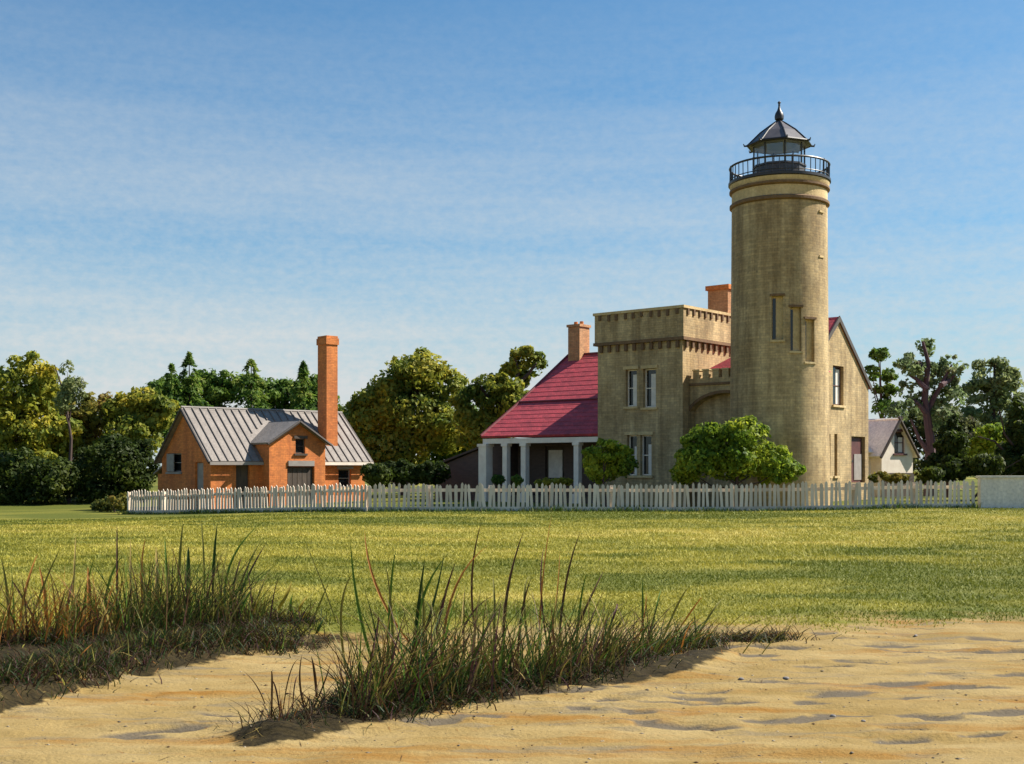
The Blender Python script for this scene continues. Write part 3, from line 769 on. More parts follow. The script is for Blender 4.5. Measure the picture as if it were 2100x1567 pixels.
# side lean-to in dark boards
LY = 1.3
FL = face_front(LY)
lx0 = HF.front(LY, 884, 952)[0]; lz0 = HF.front(LY, 884, 955)[1]
MB().prism([(lx0 + .25, -.6), (exl + .35, -.6), (exl + .35, ezl - .16), (lx0 + .25, lz0 - .14)], -5.0, 0, FL).build('lean_to_wall', M['mauve_wall'], house)
MB().slab([(exl + .42, LY - .2, ezl - .05), (lx0, LY - .2, lz0 - .03), (lx0, LY + 5.2, lz0 - .03), (exl + .42, LY + 5.2, ezl - .05)], .10).build('lean_to_roof', M['dark_wood'], house)
# chimney on the red ridge
kx0 = HF.front(RY, 1187, 700)[0]; kt = HF.front(RY, 1187, 672)[1]
ch = MB().box(kx0 - .36, kx0 + .36, RY - .42, RY + .42, rz - .5, kt).build('chimney', M['brick_pale'], rfo)
MB().box(kx0 - .42, kx0 + .42, RY - .48, RY + .48, kt + .003, kt + .13).build('chimney_cap', M['brick_pale'], rfo)
for k_ in (-.18, .18):
    MB().lathe([(.11, kt + .134), (.10, kt + .30), (.085, kt + .30)], 10, (kx0 + k_, RY)).build('chimney_pot', M['brick'], rfo)

# ------------------------------------------------------------------ lighthouse tower
TD = 50.2
TO = Vector(((1598 - 1050) / FPX * TD, TD, 0.0))
KT = TD / FPX
def tz(row, d=TD): return EYE + (HOR - row) * d / FPX
TR = 97.5 * KT
tower = empty('lighthouse_tower', TO, 0, 'round buff stone lighthouse tower with black iron gallery and lantern', 'lighthouse')
zd = tz(381)
def tface(deg, r=TR):
    a = math.radians(deg); n_ = Vector((math.sin(a), -math.cos(a))); u_ = Vector((math.cos(a), math.sin(a)))
    return lambda u, n, z: (n_.x * (r + n) + u_.x * u, n_.y * (r + n) + u_.y * u, z)
cuts, nich = [], []
for pc, r0, r1, hw in ((1574, 697, 607, 10), (1610, 720, 630, 10), (1640, 742, 655, 9)):
    ang = math.degrees(math.asin((pc - 1598) / 97.5)); dd_ = TD - TR * math.cos(math.radians(ang))
    nich.append((ang, tz(r0, dd_), tz(r1, dd_), .22))
nich.append((66, tz(434), tz(412), .17))
prof = [(TR * 1.05, -.4), (TR * 1.045, .6), (TR * 1.02, 3.5), (TR, 8.0), (TR * .985, zd - .95)]
for ang, z0, z1, hw in nich: cuts.append(MB().box(-hw, hw, -.22, .5, z0, z1, tface(ang)))
tw = MB().lathe(prof, 72).build('tower_wall', M['stone'], tower, True, cut=cuts)
for k_, (ang, z0, z1, hw) in enumerate(nich):
    fr = tface(ang)
    rr_ = -.215
    w = MB().box(-hw + .004, hw - .004, rr_, rr_ + .05, z0 + .004, z1 - .004, fr).build('window', M['stone_trim'] if k_ != 3 else M['dark_wood'], tower)
    MB().box(-hw + .03, -hw + .15, rr_ + .053, rr_ + .07, z0 + .05, z1 - .08, fr).build('pane', M['glass'], w)
    if k_ != 3:
        MB().box(-hw - .07, hw + .07, -.02, .045, z1 + .004, z1 + .09, fr).build('lintel', M['corbel'], w)
        MB().box(-hw - .06, hw + .06, -.02, .05, z0 - .08, z0 - .004, fr).build('sill', M['stone_trim'], w)
for dz in (540, 450):
    MB().box(-.17, .17, -.05, .05, tz(dz), tz(dz) + .08, tface(46, TR * .985)).build('ledge', M['stone_trim'], tower)
# upper mouldings
zc = zd - .95
MB().lathe([(TR * .985, zc + .003), (TR * 1.03, zc + .05), (TR * 1.03, zc + .15), (TR * .995, zc + .20)], 72).build('string_course', M['corbel'], tower, True)
MB().lathe([(TR * .985, zc + .205), (TR * .985, zc + .60)], 72).build('frieze', M['stone_trim'], tower, True)
MB().lathe([(TR * .99, zc + .603), (TR * 1.035, zc + .66), (TR * 1.035, zc + .74), (TR * 1.0, zc + .76)], 72).build('cornice_band', M['corbel'], tower, True)
MB().lathe([(TR * .995, zc + .765), (TR * 1.03, zc + .90), (TR * 1.03, zd - .003)], 72).build('cornice', M['stone_trim'], tower, True)
RG = 103 * KT
dk = MB().lathe([(RG * .97, zd), (RG, zd + .03), (RG, zd + .13), (RG * .98, zd + .15)], 72).build('gallery_deck', M['iron'], tower, True)
zr = zd + 32 * KT + .10
def ring_mb(R, z, r, n=64):
    m = MB()
    for j in range(n):
        w = 2 * math.pi * j / n
        for q in range(6):
            p = 2 * math.pi * q / 6; m.v.append(((R + r * math.cos(p)) * math.sin(w), -(R + r * math.cos(p)) * math.cos(w), z + r * math.sin(p)))
    for j in range(n):
        for q in range(6): m.f.append((j * 6 + q, ((j + 1) % n) * 6 + q, ((j + 1) % n) * 6 + (q + 1) % 6, j * 6 + (q + 1) % 6))
    return m
rl = ring_mb(RG * .97, zr, .042).build('handrail', M['iron'], tower, True)
ring_mb(RG * .97, zd + .24, .020).build('lower_rail', M['iron'], rl, True)
bal = MB().tube([(0, 0, 0), (0, 0, zr - zd - .15)], .019, 6).mesh('baluster', M['iron'])
pst = MB().tube([(0, 0, 0), (0, 0, zr - zd - .10)], .038, 6).mesh('rail_post', M['iron'])
for j in range(48):
    w = 2 * math.pi * (j + .35) / 48
    inst('rail_post' if j % 6 == 0 else 'baluster', pst if j % 6 == 0 else bal, rl, (RG * .97 * math.sin(w), -RG * .97 * math.cos(w), zd + .148), (random.uniform(-.02, .02), random.uniform(-.02, .02), 0))
RL = 52 * KT
zp = zd + .15 + .62
MB().lathe([(RL * 1.0, zd + .152), (RL * 1.0, zp - .08), (RL * 1.05, zp - .07), (RL * 1.05, zp)], 10, phase=0).build('lantern_parapet', M['grey_iron'], tower)
ze = tz(299)
NL = 8
lan = MB()
for j in range(NL):
    w = 2 * math.pi * j / NL
    MB().tube([(RL * math.sin(w), -RL * math.cos(w), zp + .002), (RL * math.sin(w), -RL * math.cos(w), ze + .05)], .034, 6).build('lantern_post', M['iron'], tower)
for j in range(NL):
    a0, a1 = 2 * math.pi * (j + .08) / NL, 2 * math.pi * (j + .92) / NL
    p0 = Vector((RL * .985 * math.sin(a0), -RL * .985 * math.cos(a0), 0)); p1 = Vector((RL * .985 * math.sin(a1), -RL * .985 * math.cos(a1), 0)); ins = -((p0 + p1) / 2).normalized() * .012
    q = [p0, p1, p1 + ins, p0 + ins]
    MB().add([(v.x, v.y, zp + .01) for v in q] + [(v.x, v.y, ze - .02) for v in q], [(3, 2, 1, 0), (4, 5, 6, 7), (0, 1, 5, 4), (1, 2, 6, 5), (2, 3, 7, 6), (3, 0, 4, 7)]).build('lantern_pane', M['clear'], tower)
RE = 65 * KT
za = tz(248)
lr = MB().lathe([(RE * .97, ze - .03), (RE, ze), (RE * .60, ze + (za - ze) * .50), (RE * .28, ze + (za - ze) * .80), (.10, za)], NL)
lro = lr.build('lantern_roof', M['lantern_roof'], tower)
MB().lathe([(RE * .90, ze - .045), (RE * .55, ze - .034)], NL, cap=False).build('soffit', M['lantern_in'], lro)
for j in range(NL):
    w = 2 * math.pi * j / NL
    pr = [(RE * 1.0, ze + .01), (RE * .60, ze + (za - ze) * .50 + .01), (RE * .28, ze + (za - ze) * .80 + .01), (.08, za)]
    MB().tube([(r_ * math.sin(w), -r_ * math.cos(w), z_) for r_, z_ in pr], .034, 6).build('rib', M['iron'], lro)
    w2 = 2 * math.pi * (j + 1) / NL
    MB().tube([(RE * math.sin(w), -RE * math.cos(w), ze), (RE * math.sin(w2), -RE * math.cos(w2), ze)], .05, 6).build('eave_trim', M['iron'], lro)
    MB().tube([(RE * .98 * math.sin(w), -RE * .98 * math.cos(w), ze - .01), (RE * 1.10 * math.sin(w), -RE * 1.10 * math.cos(w), ze - .02), (RE * 1.13 * math.sin(w), -RE * 1.13 * math.cos(w), ze + .07)], [.045, .04, .02], 6).build('gargoyle', M['iron'], lro)
zb0, zb1 = tz(250), tz(224)
rb = 9.5 * KT
MB().lathe([(rb * .55, zb0 - .05), (rb * .5, zb0 + .03), (rb * .95, zb0 + .10), (rb * 1.0, zb0 + .22), (rb * .85, zb0 + .34), (rb * .45, zb0 + .46), (rb * .28, zb1 + .05), (rb * .2, zb1 + .12)], 20).build('ventilator_ball', M['iron'], lro, True)
MB().lathe([(.045, zb1 + .12), (.04, zb1 + .22), (.075, zb1 + .26), (.035, zb1 + .31), (.03, tz(213)), (.008, tz(207))], 10).build('lightning_rod', M['iron'], lro, True)

# ------------------------------------------------------------------ brick outbuilding
BO = Vector(((432 - 1050) / FPX * 58.0, 58.0, -0.48))
BF = Frame(BO, 41)
bh = empty('brick_outbuilding', BO, 41, 'orange brick outbuilding with grey ribbed roof and tall brick stack', 'house')
BL = BF.front(0, 748, 960)[0]
BW = BF.side(0, 332, 950)[0]
be = BF.front(0, 600, 941)[1]
bz = BF.side(0, 384, 842)[1]
ym = BW / 2
BFR, BLF = face_front(0.0), face_left(0.0)
gcut, fcut = [], []
a0, az0 = BF.side(0, 372, 968); a1, az1 = BF.side(0, 344, 930)
g_win = (min(a0, a1), max(a0, a1), az0, az1)
a0, _ = BF.side(0, 417, 1000); a1, az1 = BF.side(0, 400, 948)
g_door = (min(a0, a1), max(a0, a1), .05, az1)
fd0, _ = BF.front(0, 484, 1000); fd1, fdz = BF.front(0, 512, 950)
fw0, fwz0 = BF.front(0, 694, 1000); fw1, fwz1 = BF.front(0, 720, 962)
gpoly = [(0, -.5), (BW, -.5), (BW, be), (ym, bz), (0, be)]
MB().prism(gpoly, -BL, 0, BLF).build('wall', M['brick'], bh, cut=[hole(BLF, *g_win, .18), hole(BLF, *g_door, .18), hole(BFR, fd0, fd1, .05, fdz, .2), hole(BFR, fw0, fw1, fwz0, fwz1, .2)])
gw_ = window(bh, BLF, *g_win, .18, frame='shutter', sill='shutter', bars=1)
um = (g_win[0] + g_win[1]) / 2
MB().box(um, g_win[1] + .02, .01, .05, g_win[2] + .02, g_win[3] - .02, BLF).build('shutter', M['shutter'], gw_)
do = MB().box(g_door[0] + .03, g_door[1] - .03, -.176, -.11, .06, g_door[3] - .03, BLF).build('door', M['shutter'], bh)
MB().box(g_door[0] + .07, g_door[0] + .12, -.107, -.06, 1.0, 1.16, BLF).build('handle', M['iron'], do)
do = MB().box(fd0 + .03, fd1 - .03, -.196, -.13, .06, fdz - .03, BFR).build('door', M['dark_wood'], bh)
MB().box(fd0 + .08, fd0 + .13, -.127, -.08, 1.0, 1.16, BFR).build('handle', M['iron'], do)
window(bh, BFR, fw0, fw1, fwz0, fwz1, .2, frame='shutter', lintel='shutter', bars=1)
# projecting gabled front
PYB = -0.85
PF = face_front(PYB)
p0 = BF.front(PYB, 552, 950)[0]; p1 = BF.front(PYB, 667, 950)[0]; pm = BF.front(PYB, 617, 950)[0]; pm = (p0 + p1) / 2
pe = BF.front(PYB, 600, 909)[1]; pz = BF.front(PYB, 617, 868)[1]
q0, qz0 = BF.front(PYB, 589, 1000); q1, qz1 = BF.front(PYB, 645, 956)
v0, vz0 = BF.front(PYB, 606, 930); v1, vz1 = BF.front(PYB, 626, 900)
MB().prism([(p0, -.5), (p1, -.5), (p1, pe), (pm, pz), (p0, pe)], -(ym + .85), 0, PF).build('front_gable_wall', M['brick'], bh, cut=[hole(PF, q0, q1, .05, qz1, .22), hole(PF, v0, v1, vz0, vz1, .16)])
bd = MB().box(q0 + .05, q1 - .05, -.216, -.13, .06, qz1 - .05, PF).build('barn_door', M['dark_wood'], bh)
for i in range(5):
    uu = q0 + .08 + (q1 - q0 - .16) * i / 5
    MB().box(uu, uu + (q1 - q0 - .16) / 5 - .03, -.127, -.10, .10, qz1 - .09, PF).build('plank', M['dark_wood'], bd)
MB().box(q0 + .04, q1 - .04, .003, .07, qz1 + .003, qz1 + .26, PF).build('lintel', M['shutter'], bd)
window(bh, PF, v0, v1, vz0, vz1, .16, frame='dark_wood', sill='dark_wood', lintel='dark_wood', bars=1)
MB().box(p1 + .02, p1 + .12, PYB + .3, PYB + .42, -.3, pe - .1).build('downpipe', M['shutter'], bh)
# roofs
sl = (bz - be) / ym; oe = .32
rb_ = MB()
rb_.slab([(-.22, -oe, be - sl * oe + .16), (BL + .28, -oe, be - sl * oe + .16), (BL + .28, ym + .02, bz + .16), (-.22, ym + .02, bz + .16)], .12)
rb_.slab([(-.22, BW + oe, be - sl * oe + .16), (BL + .28, BW + oe, be - sl * oe + .16), (BL + .28, ym - .02, bz + .158), (-.22, ym - .02, bz + .158)], .12)
ro = rb_.build('roof', M['grey_roof'], bh)
MB().tube([(-.24, ym, bz + .17), (BL + .3, ym, bz + .17)], .07, 6).build('ridge_cap', M['seam'], ro)
ns = 22
sm_len = math.hypot(ym + oe, bz - be + sl * oe)
seam = MB().box(-.022, .022, 0, sm_len - .05, 0, .05).mesh('seam', M['seam'])
for i in range(ns):
    xx = -.1 + (BL + .2) * i / (ns - 1)
    if p0 - .05 < xx < p1 + .05:                      # stop at the valley of the front gable
        yv = min(ym, max(-oe, (pe + (pz - pe) * (1 - abs(xx - pm) / ((p1 - p0) / 2 + .2)) - be) / sl + .1))
        if ym - yv < .25: continue
        s_ = (ym - yv) / (ym + oe)
        inst('seam', seam, ro, (xx, yv, be + sl * yv + .165), (math.atan(sl), 0, 0), (1, s_ * .99, 1))
    else:
        inst('seam', seam, ro, (xx, -oe, be - sl * oe + .165), (math.atan(sl), 0, 0))
MB().box(-.22, p0 - .02, -oe - .06, -oe - .004, be - sl * oe - .02, be - sl * oe + .13).build('gutter', M['shutter'], ro)
MB().box(p1 + .02, BL + .28, -oe - .06, -oe - .004, be - sl * oe - .02, be - sl * oe + .13).build('gutter', M['white'], ro)
ps = (pz - pe) / ((p1 - p0) / 2); po = .2
fr_ = MB()
for sgn in (-1, 1):
    xe = pm + sgn * ((p1 - p0) / 2 + po); ze_ = pe - ps * po + .14
    fr_.slab([(pm - sgn * .015, PYB - .2, pz + .14), (xe, PYB - .2, ze_), (xe, ym * .75, ze_), (pm - sgn * .015, ym * .98, pz + .14)], .10)
fro = fr_.build('front_gable_roof', M['grey_roof'], bh)
for sgn in (-1, 1):
    xe = pm + sgn * ((p1 - p0) / 2 + po); ze_ = pe - ps * po + .06
    MB().tube([(pm, PYB - .22, pz + .07), (xe, PYB - .22, ze_)], .075, 6).build('bargeboard', M['fascia'], fro)
for yy in (-oe, BW + oe):
    MB().tube([(-.24, ym, bz + .08), (-.24, yy, be - sl * oe + .08)], .07, 6).build('bargeboard', M['fascia'], ro)
    MB().tube([(BL + .30, ym, bz + .08), (BL + .30, yy, be - sl * oe + .08)], .07, 6).build('bargeboard', M['fascia'], ro)
# lean-to at the back
MB().box(.25, BL * .6, BW + .005, BW + 1.0, -.5, be - .75).build('lean_to_wall', M['brick'], bh)
MB().slab([(.1, BW + .01, be - .25), (BL * .6, BW + .01, be - .25), (BL * .6, BW + 1.2, be - .70), (.1, BW + 1.2, be - .70)], .08).build('lean_to_roof', M['grey_roof'], bh)
# tall stack
sy = 1.0; sx = BF.front(sy, 672, 780)[0]
st_t = BF.front(sy, 672, 690)[1]
stk = MB().box(sx - .33, sx + .33, sy - .42, sy + .42, be, st_t - .45).build('chimney_stack', M['brick'], bh)
MB().box(sx - .38, sx + .38, sy - .47, sy + .47, st_t - .447, st_t - .12).build('stack_collar', M['brick'], stk)
MB().box(sx - .34, sx + .34, sy - .43, sy + .43, st_t - .117, st_t).build('stack_top', M['brick'], stk)

# ------------------------------------------------------------------ white cottage
WO = Vector(((1808 - 1050) / FPX * 63.0, 63.0, 0.0))
WF = Frame(WO, 32)
wc = empty('white_cottage', WO, 32, 'small white cottage with steep gable and dark bargeboards behind the fence', 'house')
ww = WF.front(0, 1872, 940)[0]; we = WF.front(0, 1880, 926)[1]; wz = WF.front(0, 1848, 862)[1]; wm = ww / 2
WFR = face_front(0.0)
x0_, zz0 = WF.front(0, 1834, 930); x1_, zz1 = WF.front(0, 1856, 886)
MB().prism([(0, -.3), (ww, -.3), (ww, we), (wm, wz), (0, we)], -3.2, 0, WFR).build('wall', M['white'], wc, cut=[hole(WFR, x0_, x1_, zz0, zz1, .16)])
window(wc, WFR, x0_, x1_, zz0, zz1, .16, frame='maroon', sill='maroon', bars=1, lintel='maroon', blind=(.55, 1, .2))
ws = (wz - we) / wm; wo = .28
MY0, MYR, MX0, MX1 = 0.7, 3.3, -4.5, ww + .3
MB().prism([(MY0, -.3), (2 * MYR - MY0, -.3), (2 * MYR - MY0, we), (MYR, wz - .05), (MY0, we)], 0, MX1 - MX0, lambda u, n, z: (MX0 + n, u, z)).build('main_wall', M['white'], wc)
ms = (wz - .05 - we) / (MYR - MY0)
mr_ = MB()
for sgn in (-1, 1):
    ye_ = MYR + sgn * (MYR - MY0 + .25); ze_ = we - ms * .25 + .12
    mr_.slab([(MX0 - .1, MYR - sgn * .015, wz + .07), (MX1 + .1, MYR - sgn * .015, wz + .07), (MX1 + .1, ye_, ze_), (MX0 - .1, ye_, ze_)], .09)
mr_.build('main_roof', M['pale_wall'], wc)
wr = MB()
for sgn in (-1, 1):
    xe = wm + sgn * (wm + wo); ze_ = we - ws * wo + .12
    wr.slab([(wm - sgn * .015, -.18, wz + .12), (xe, -.18, ze_), (xe, 1.6, ze_), (wm - sgn * .015, MYR, wz + .12)], .10)
wro = wr.build('roof', M['pale_wall'], wc)
for sgn in (-1, 1):
    MB().tube([(wm - sgn * .12, -.20, wz + .17), (wm + sgn * (wm + wo), -.20, we - ws * wo + .04)], .075, 6).build('bargeboard', M['dark_wood'], wro)
MB().box(-.04, ww + .04, -.05, -.003, -.3, 1.35).build('plinth', M['dark_wood'], wc)

# ------------------------------------------------------------------ picket fence and pale wall
FA = Vector(((262 - 1050) / FPX * 54.0, 54.0, 0)); FM = Vector((-5.3, 45.5, 0)); FB = Vector(((2000 - 1050) / FPX * 45.7, 45.7, 0))
fence = empty('picket_fence', (FM.x, FM.y, 0), 0, 'long white picket fence along the lawn before the lighthouse', 'fence')
PH = 1.04
pk = MB().prism([(-.05, 0.04), (.05, 0.04), (.05, PH - .07), (0, PH), (-.05, PH - .07)], 0, .025, lambda u, n, z: (u, -n, z)).mesh('picket', M['fence'])
def fence_run(A, B, n, nposts):
    dv = (B - A); L = dv.length; ang = math.atan2(dv.y, dv.x); du = dv / L
    nrm = Vector((du.y, -du.x, 0))
    for i in range(n):
        p = A + du * (L * (i + .5) / n)
        p = p + nrm * .03
        inst('picket', pk, fence, (p.x - FM.x, p.y - FM.y, zt(p.x, p.y)), (random.gauss(0, .016), random.gauss(0, .032), ang), (random.uniform(.85, 1.25), 1, random.uniform(.94, 1.04)))
    for i in range(nposts):
        a, b_ = A + du * (L * i / nposts), A + du * (L * (i + 1) / nposts)
        za0, zb0_ = zt(a.x, a.y), zt(b_.x, b_.y)
        for nm, h0, h1, th in (('top_rail', .72, .84, .045), ('base_board', -.05, .17, .02)):
            m_ = MB()
            off = nrm * (.0 if nm == 'top_rail' else .062)
            P = []
            for p, z in ((a, za0), (b_, zb0_)):
                for s_ in (0, -th):
                    for h in (h0, h1):
                        w = p + off + nrm * s_; P.append((w.x - FM.x, w.y - FM.y, z + h))
            m_.add(P, [(0, 1, 3, 2), (4, 6, 7, 5), (0, 4, 5, 1), (2, 3, 7, 6), (1, 5, 7, 3), (0, 2, 6, 4)]).build(nm, M['fence'], fence)
        pm_ = a - nrm * .10
        inst('post', post_me, fence, (pm_.x - FM.x, pm_.y - FM.y, za0 - .2), (0, 0, ang))
post_me = MB().box(-.055, .055, -.05, .05, 0, PH + .12).mesh('post', M['fence'])
fence_run(FA, FM, 76, 6)
fence_run(FM, FB, 128, 10)
wlen = 12.0
pw = empty('low_wall', (FB.x + .1, FB.y, zt(FB.x, FB.y)), 4, 'low pale rendered wall beyond the right end of the picket fence', 'wall')
MB().box(0.05, wlen, -.12, .14, -.3, 1.12).build('wall_body', M['pale_wall'], pw)
MB().box(0.0, wlen + .05, -.17, .19, 1.124, 1.20).build('coping', M['pale_wall'], pw)

# ------------------------------------------------------------------ trees and shrubs
tree('yellow_tree', 'bushy yellow green tree at the left edge', 'tree', 45, 70, [(20, 800, 75, 62), (62, 765, 55, 42), (105, 815, 42, 48), (20, 880, 70, 70), (85, 890, 75, 70), (-40, 850, 70, 90), (40, 950, 90, 60)], 8500, .19, 'gold', 21, .22)
tree('slender_tree', 'slender pale green tree beside the yellow tree at left', 'tree', 140, 66, [(138, 775, 22, 40), (150, 800, 26, 34), (128, 820, 20, 34)], 900, .13, 'pale', 22, .10, trunk=[(146, 900), (132, 810), (112, 748)], gap=.45)
tree('hedgerow_tree', 'russet tinged tree left of the brick outbuilding', 'tree', 175, 72, [(150, 870, 60, 50), (200, 850, 55, 45), (180, 920, 90, 60), (120, 900, 50, 50)], 5200, .19, 'russet', 23, .18)
tree('hedgerow_tree', 'olive tree just left of the brick gable', 'tree', 265, 71, [(250, 850, 45, 48), (290, 830, 50, 42), (270, 900, 75, 60), (325, 850, 40, 40)], 5200, .19, 'olive', 24, .18)
tree('dark_bush', 'broad dark green bush at the far left behind the lawn', 'bush', 60, 66, [(-20, 970, 70, 55), (40, 975, 75, 52), (110, 978, 65, 48), (0, 1012, 75, 32), (80, 1014, 75, 32)], 5000, .15, 'dark', 25, .08, gap=.28)
tree('dark_bush', 'dark green bush against the left of the brick gable', 'bush', 235, 67, [(190, 970, 60, 52), (245, 955, 60, 68), (290, 958, 40, 64), (200, 1010, 70, 34), (270, 1012, 50, 34)], 5500, .15, 'dark', 26, .08, gap=.28)
tree('dry_bush', 'low tan dry bush at the left end of the fence', 'bush', 235, 57, [(215, 1036, 34, 16), (250, 1032, 30, 20)], 900, .10, 'russet', 27, .04, gap=.3)
G_ = 'conifers behind the brick outbuilding'
conifer('pointed conifer rising behind the left end of the grey roof', 388, 80, 724, 66, 900, 5200, 'green', 31, G_)
conifer('short conifer left of the tallest conifer behind the brick gable', 352, 79, 748, 60, 900, 4600, 'green', 32, G_)
conifer('pointed conifer rising behind the middle of the grey roof', 515, 81, 732, 72, 910, 5400, 'green', 33, G_)
conifer('pointed conifer just left of the tall brick stack', 622, 80, 742, 64, 910, 5000, 'green', 34, G_)
tree('background_tree', 'low green tree behind the left of the grey roof', 'tree', 430, 84, [(330, 820, 55, 48), (425, 808, 60, 44), (470, 800, 45, 42), (400, 880, 100, 60)], 6500, .2, 'green', 35, .16)
tree('background_tree', 'low green tree behind the right of the grey roof', 'tree', 575, 85, [(550, 812, 55, 44), (590, 820, 50, 44), (650, 818, 45, 52), (580, 890, 100, 60), (690, 890, 40, 66)], 7000, .2, 'green', 36, .16)
tree('background_tree', 'green tree filling the gap left of the porch lean-to', 'tree', 935, 78, [(930, 900, 55, 50), (985, 880, 50, 50), (950, 950, 75, 45), (890, 960, 50, 40)], 5200, .18, 'green', 44, .16)
tree('background_tree', 'dark olive tree between the tall brick stack and round tree', 'tree', 715, 80, [(712, 865, 34, 44), (735, 900, 45, 50), (700, 930, 45, 45)], 3000, .18, 'olive', 45, .16)
tree('round_tree', 'big round olive tree between the brick stack and red roof', 'tree', 830, 73, [(862, 765, 72, 50), (800, 800, 55, 48), (760, 855, 58, 58), (840, 850, 90, 70), (915, 800, 48, 62), (900, 880, 65, 65), (815, 925, 85, 58), (728, 880, 32, 60), (770, 940, 60, 45)], 15000, .19, 'olive', 41, .28, limbs=[[(838, 960), (800, 880), (770, 820)], [(840, 930), (860, 830), (858, 750)], [(842, 900), (890, 840), (915, 790)]])
tree('branching_tree', 'green tree with dark crooked limbs behind the red roof', 'tree', 1000, 70, [(1078, 748, 42, 34), (1050, 770, 36, 30), (1005, 800, 52, 40), (1045, 825, 55, 48), (965, 850, 42, 55), (1000, 890, 70, 55)], 6500, .18, 'olive', 42, .26, trunk=[(1000, 900), (1010, 830), (1020, 770)], limbs=[[(1005, 860), (1050, 800), (1065, 760), (1055, 735)], [(1050, 800), (1085, 765), (1100, 745)], [(1010, 830), (990, 800), (975, 780)]], gap=.42)
tree('low_hedge', 'low dark hedge between the brick outbuilding and lean-to', 'hedge', 840, 60, [(775, 975, 36, 26), (825, 972, 46, 28), (885, 972, 44, 26)], 3600, .14, 'dark', 43, .05, gap=.26)
tree('slender_conifer', 'thin dark stemmed tree with sparse leaves beside the gable', 'tree', 1808, 68, [(1805, 728, 24, 15), (1786, 765, 16, 18), (1822, 770, 18, 16), (1790, 800, 16, 18), (1824, 805, 18, 22), (1812, 835, 30, 22)], 900, .17, 'green', 51, .13, 'plum_bark', trunk=[(1812, 900), (1806, 800), (1802, 735)], gap=.34)
tree('plum_tree', 'tall sparse tree with plum coloured trunk and forked limbs', 'tree', 1908, 66, [(1905, 712, 30, 22), (1862, 752, 28, 28), (1950, 758, 30, 30), (1868, 805, 34, 26), (1948, 815, 36, 28), (1850, 845, 40, 26), (1930, 862, 40, 26), (1905, 770, 40, 30), (1890, 840, 44, 30)], 2300, .17, 'sage', 52, .30, 'plum_bark', trunk=[(1908, 900), (1896, 820), (1904, 745), (1892, 700)], limbs=[[(1902, 800), (1880, 778), (1862, 768)], [(1900, 760), (1884, 745), (1868, 736)], [(1903, 840), (1930, 790), (1952, 748)], [(1930, 790), (1948, 780), (1958, 770)], [(1900, 850), (1880, 825), (1872, 818)], [(1905, 930), (1885, 900), (1868, 860)]], gap=.47)
tree('background_tree', 'dark sage tree filling in behind the plum trunked tree', 'tree', 1915, 76, [(1880, 880, 45, 42), (1930, 865, 50, 50), (1965, 905, 50, 50), (1900, 940, 70, 45)], 5200, .18, 'mixed', 59, .18, 'plum_bark')
tree('pale_tree', 'pale grey green tree near the right edge', 'tree', 2035, 82, [(2030, 775, 45, 40), (2060, 800, 45, 45), (2010, 830, 55, 48), (2060, 870, 60, 50), (1990, 890, 50, 50)], 5000, .19, 'pale', 53, .20, gap=.42)
tree('dark_juniper', 'narrow dark evergreen standing before the plum trunked tree', 'tree', 1945, 62, [(1950, 885, 20, 40), (1955, 920, 34, 42), (1930, 948, 36, 26)], 2600, .14, 'dark', 54, .14, 'plum_bark', gap=.32)
tree('yellow_bush', 'rounded yellow green bush below the pale tree', 'bush', 2050, 66, [(2040, 900, 42, 36), (2075, 915, 40, 36), (2010, 925, 36, 30)], 2600, .15, 'lime', 55, .08, gap=.34)
tree('dark_tree', 'dark green tree cut by the right edge', 'tree', 2092, 57, [(2088, 850, 28, 38), (2100, 900, 40, 45), (2075, 935, 42, 36), (2130, 900, 40, 70)], 3600, .15, 'dark', 56, .14, limbs=[[(2092, 960), (2040, 905), (2005, 895)], [(2090, 930), (2060, 890), (2050, 840)]], gap=.34)
tree('low_hedge', 'low dark hedge right of the white cottage', 'hedge', 1990, 56, [(1912, 975, 28, 20), (1960, 962, 44, 26), (2020, 958, 46, 30), (2080, 958, 46, 32), (2130, 955, 40, 34)], 5200, .14, 'dark', 57, .05, gap=.26)
tree('scrub', 'grey dark scrub at the foot of the white cottage', 'bush', 1835, 57, [(1805, 980, 26, 12), (1845, 982, 30, 11), (1880, 982, 24, 12)], 1300, .11, 'russet', 58, .03, gap=.34)
tree('clipped_shrub', 'large rounded lime green shrub before the tower and arch', 'bush', 1510, 47.2, [(1450, 905, 52, 42), (1520, 895, 62, 42), (1430, 950, 50, 40), (1500, 945, 80, 50), (1580, 950, 55, 42), (1610, 965, 38, 30), (1405, 970, 32, 28)], 9500, .105, 'lime', 61, .08, gap=.33, freq=1.5)
tree('clipped_shrub', 'small dark and lime shrub below the block windows', 'bush', 1245, 48.0, [(1215, 945, 24, 36), (1248, 925, 32, 28), (1275, 950, 32, 34), (1235, 968, 42, 24)], 4200, .095, 'lime', 62, .05, gap=.35, freq=1.5)
tree('porch_shrub', 'small green shrub between the left porch columns', 'bush', 1022, 53.6, [(1022, 984, 17, 11)], 380, .09, 'green', 63, .03, gap=.2)
tree('porch_shrub', 'small green shrub between the two inner porch columns', 'bush', 1060, 53.0, [(1060, 985, 14, 11)], 340, .09, 'green', 64, .03, gap=.2)
tree('porch_shrub', 'low ragged shrub below the pale porch door', 'bush', 1135, 51.4, [(1115, 990, 22, 9), (1150, 988, 26, 9)], 520, .09, 'olive', 65, .03, gap=.2)

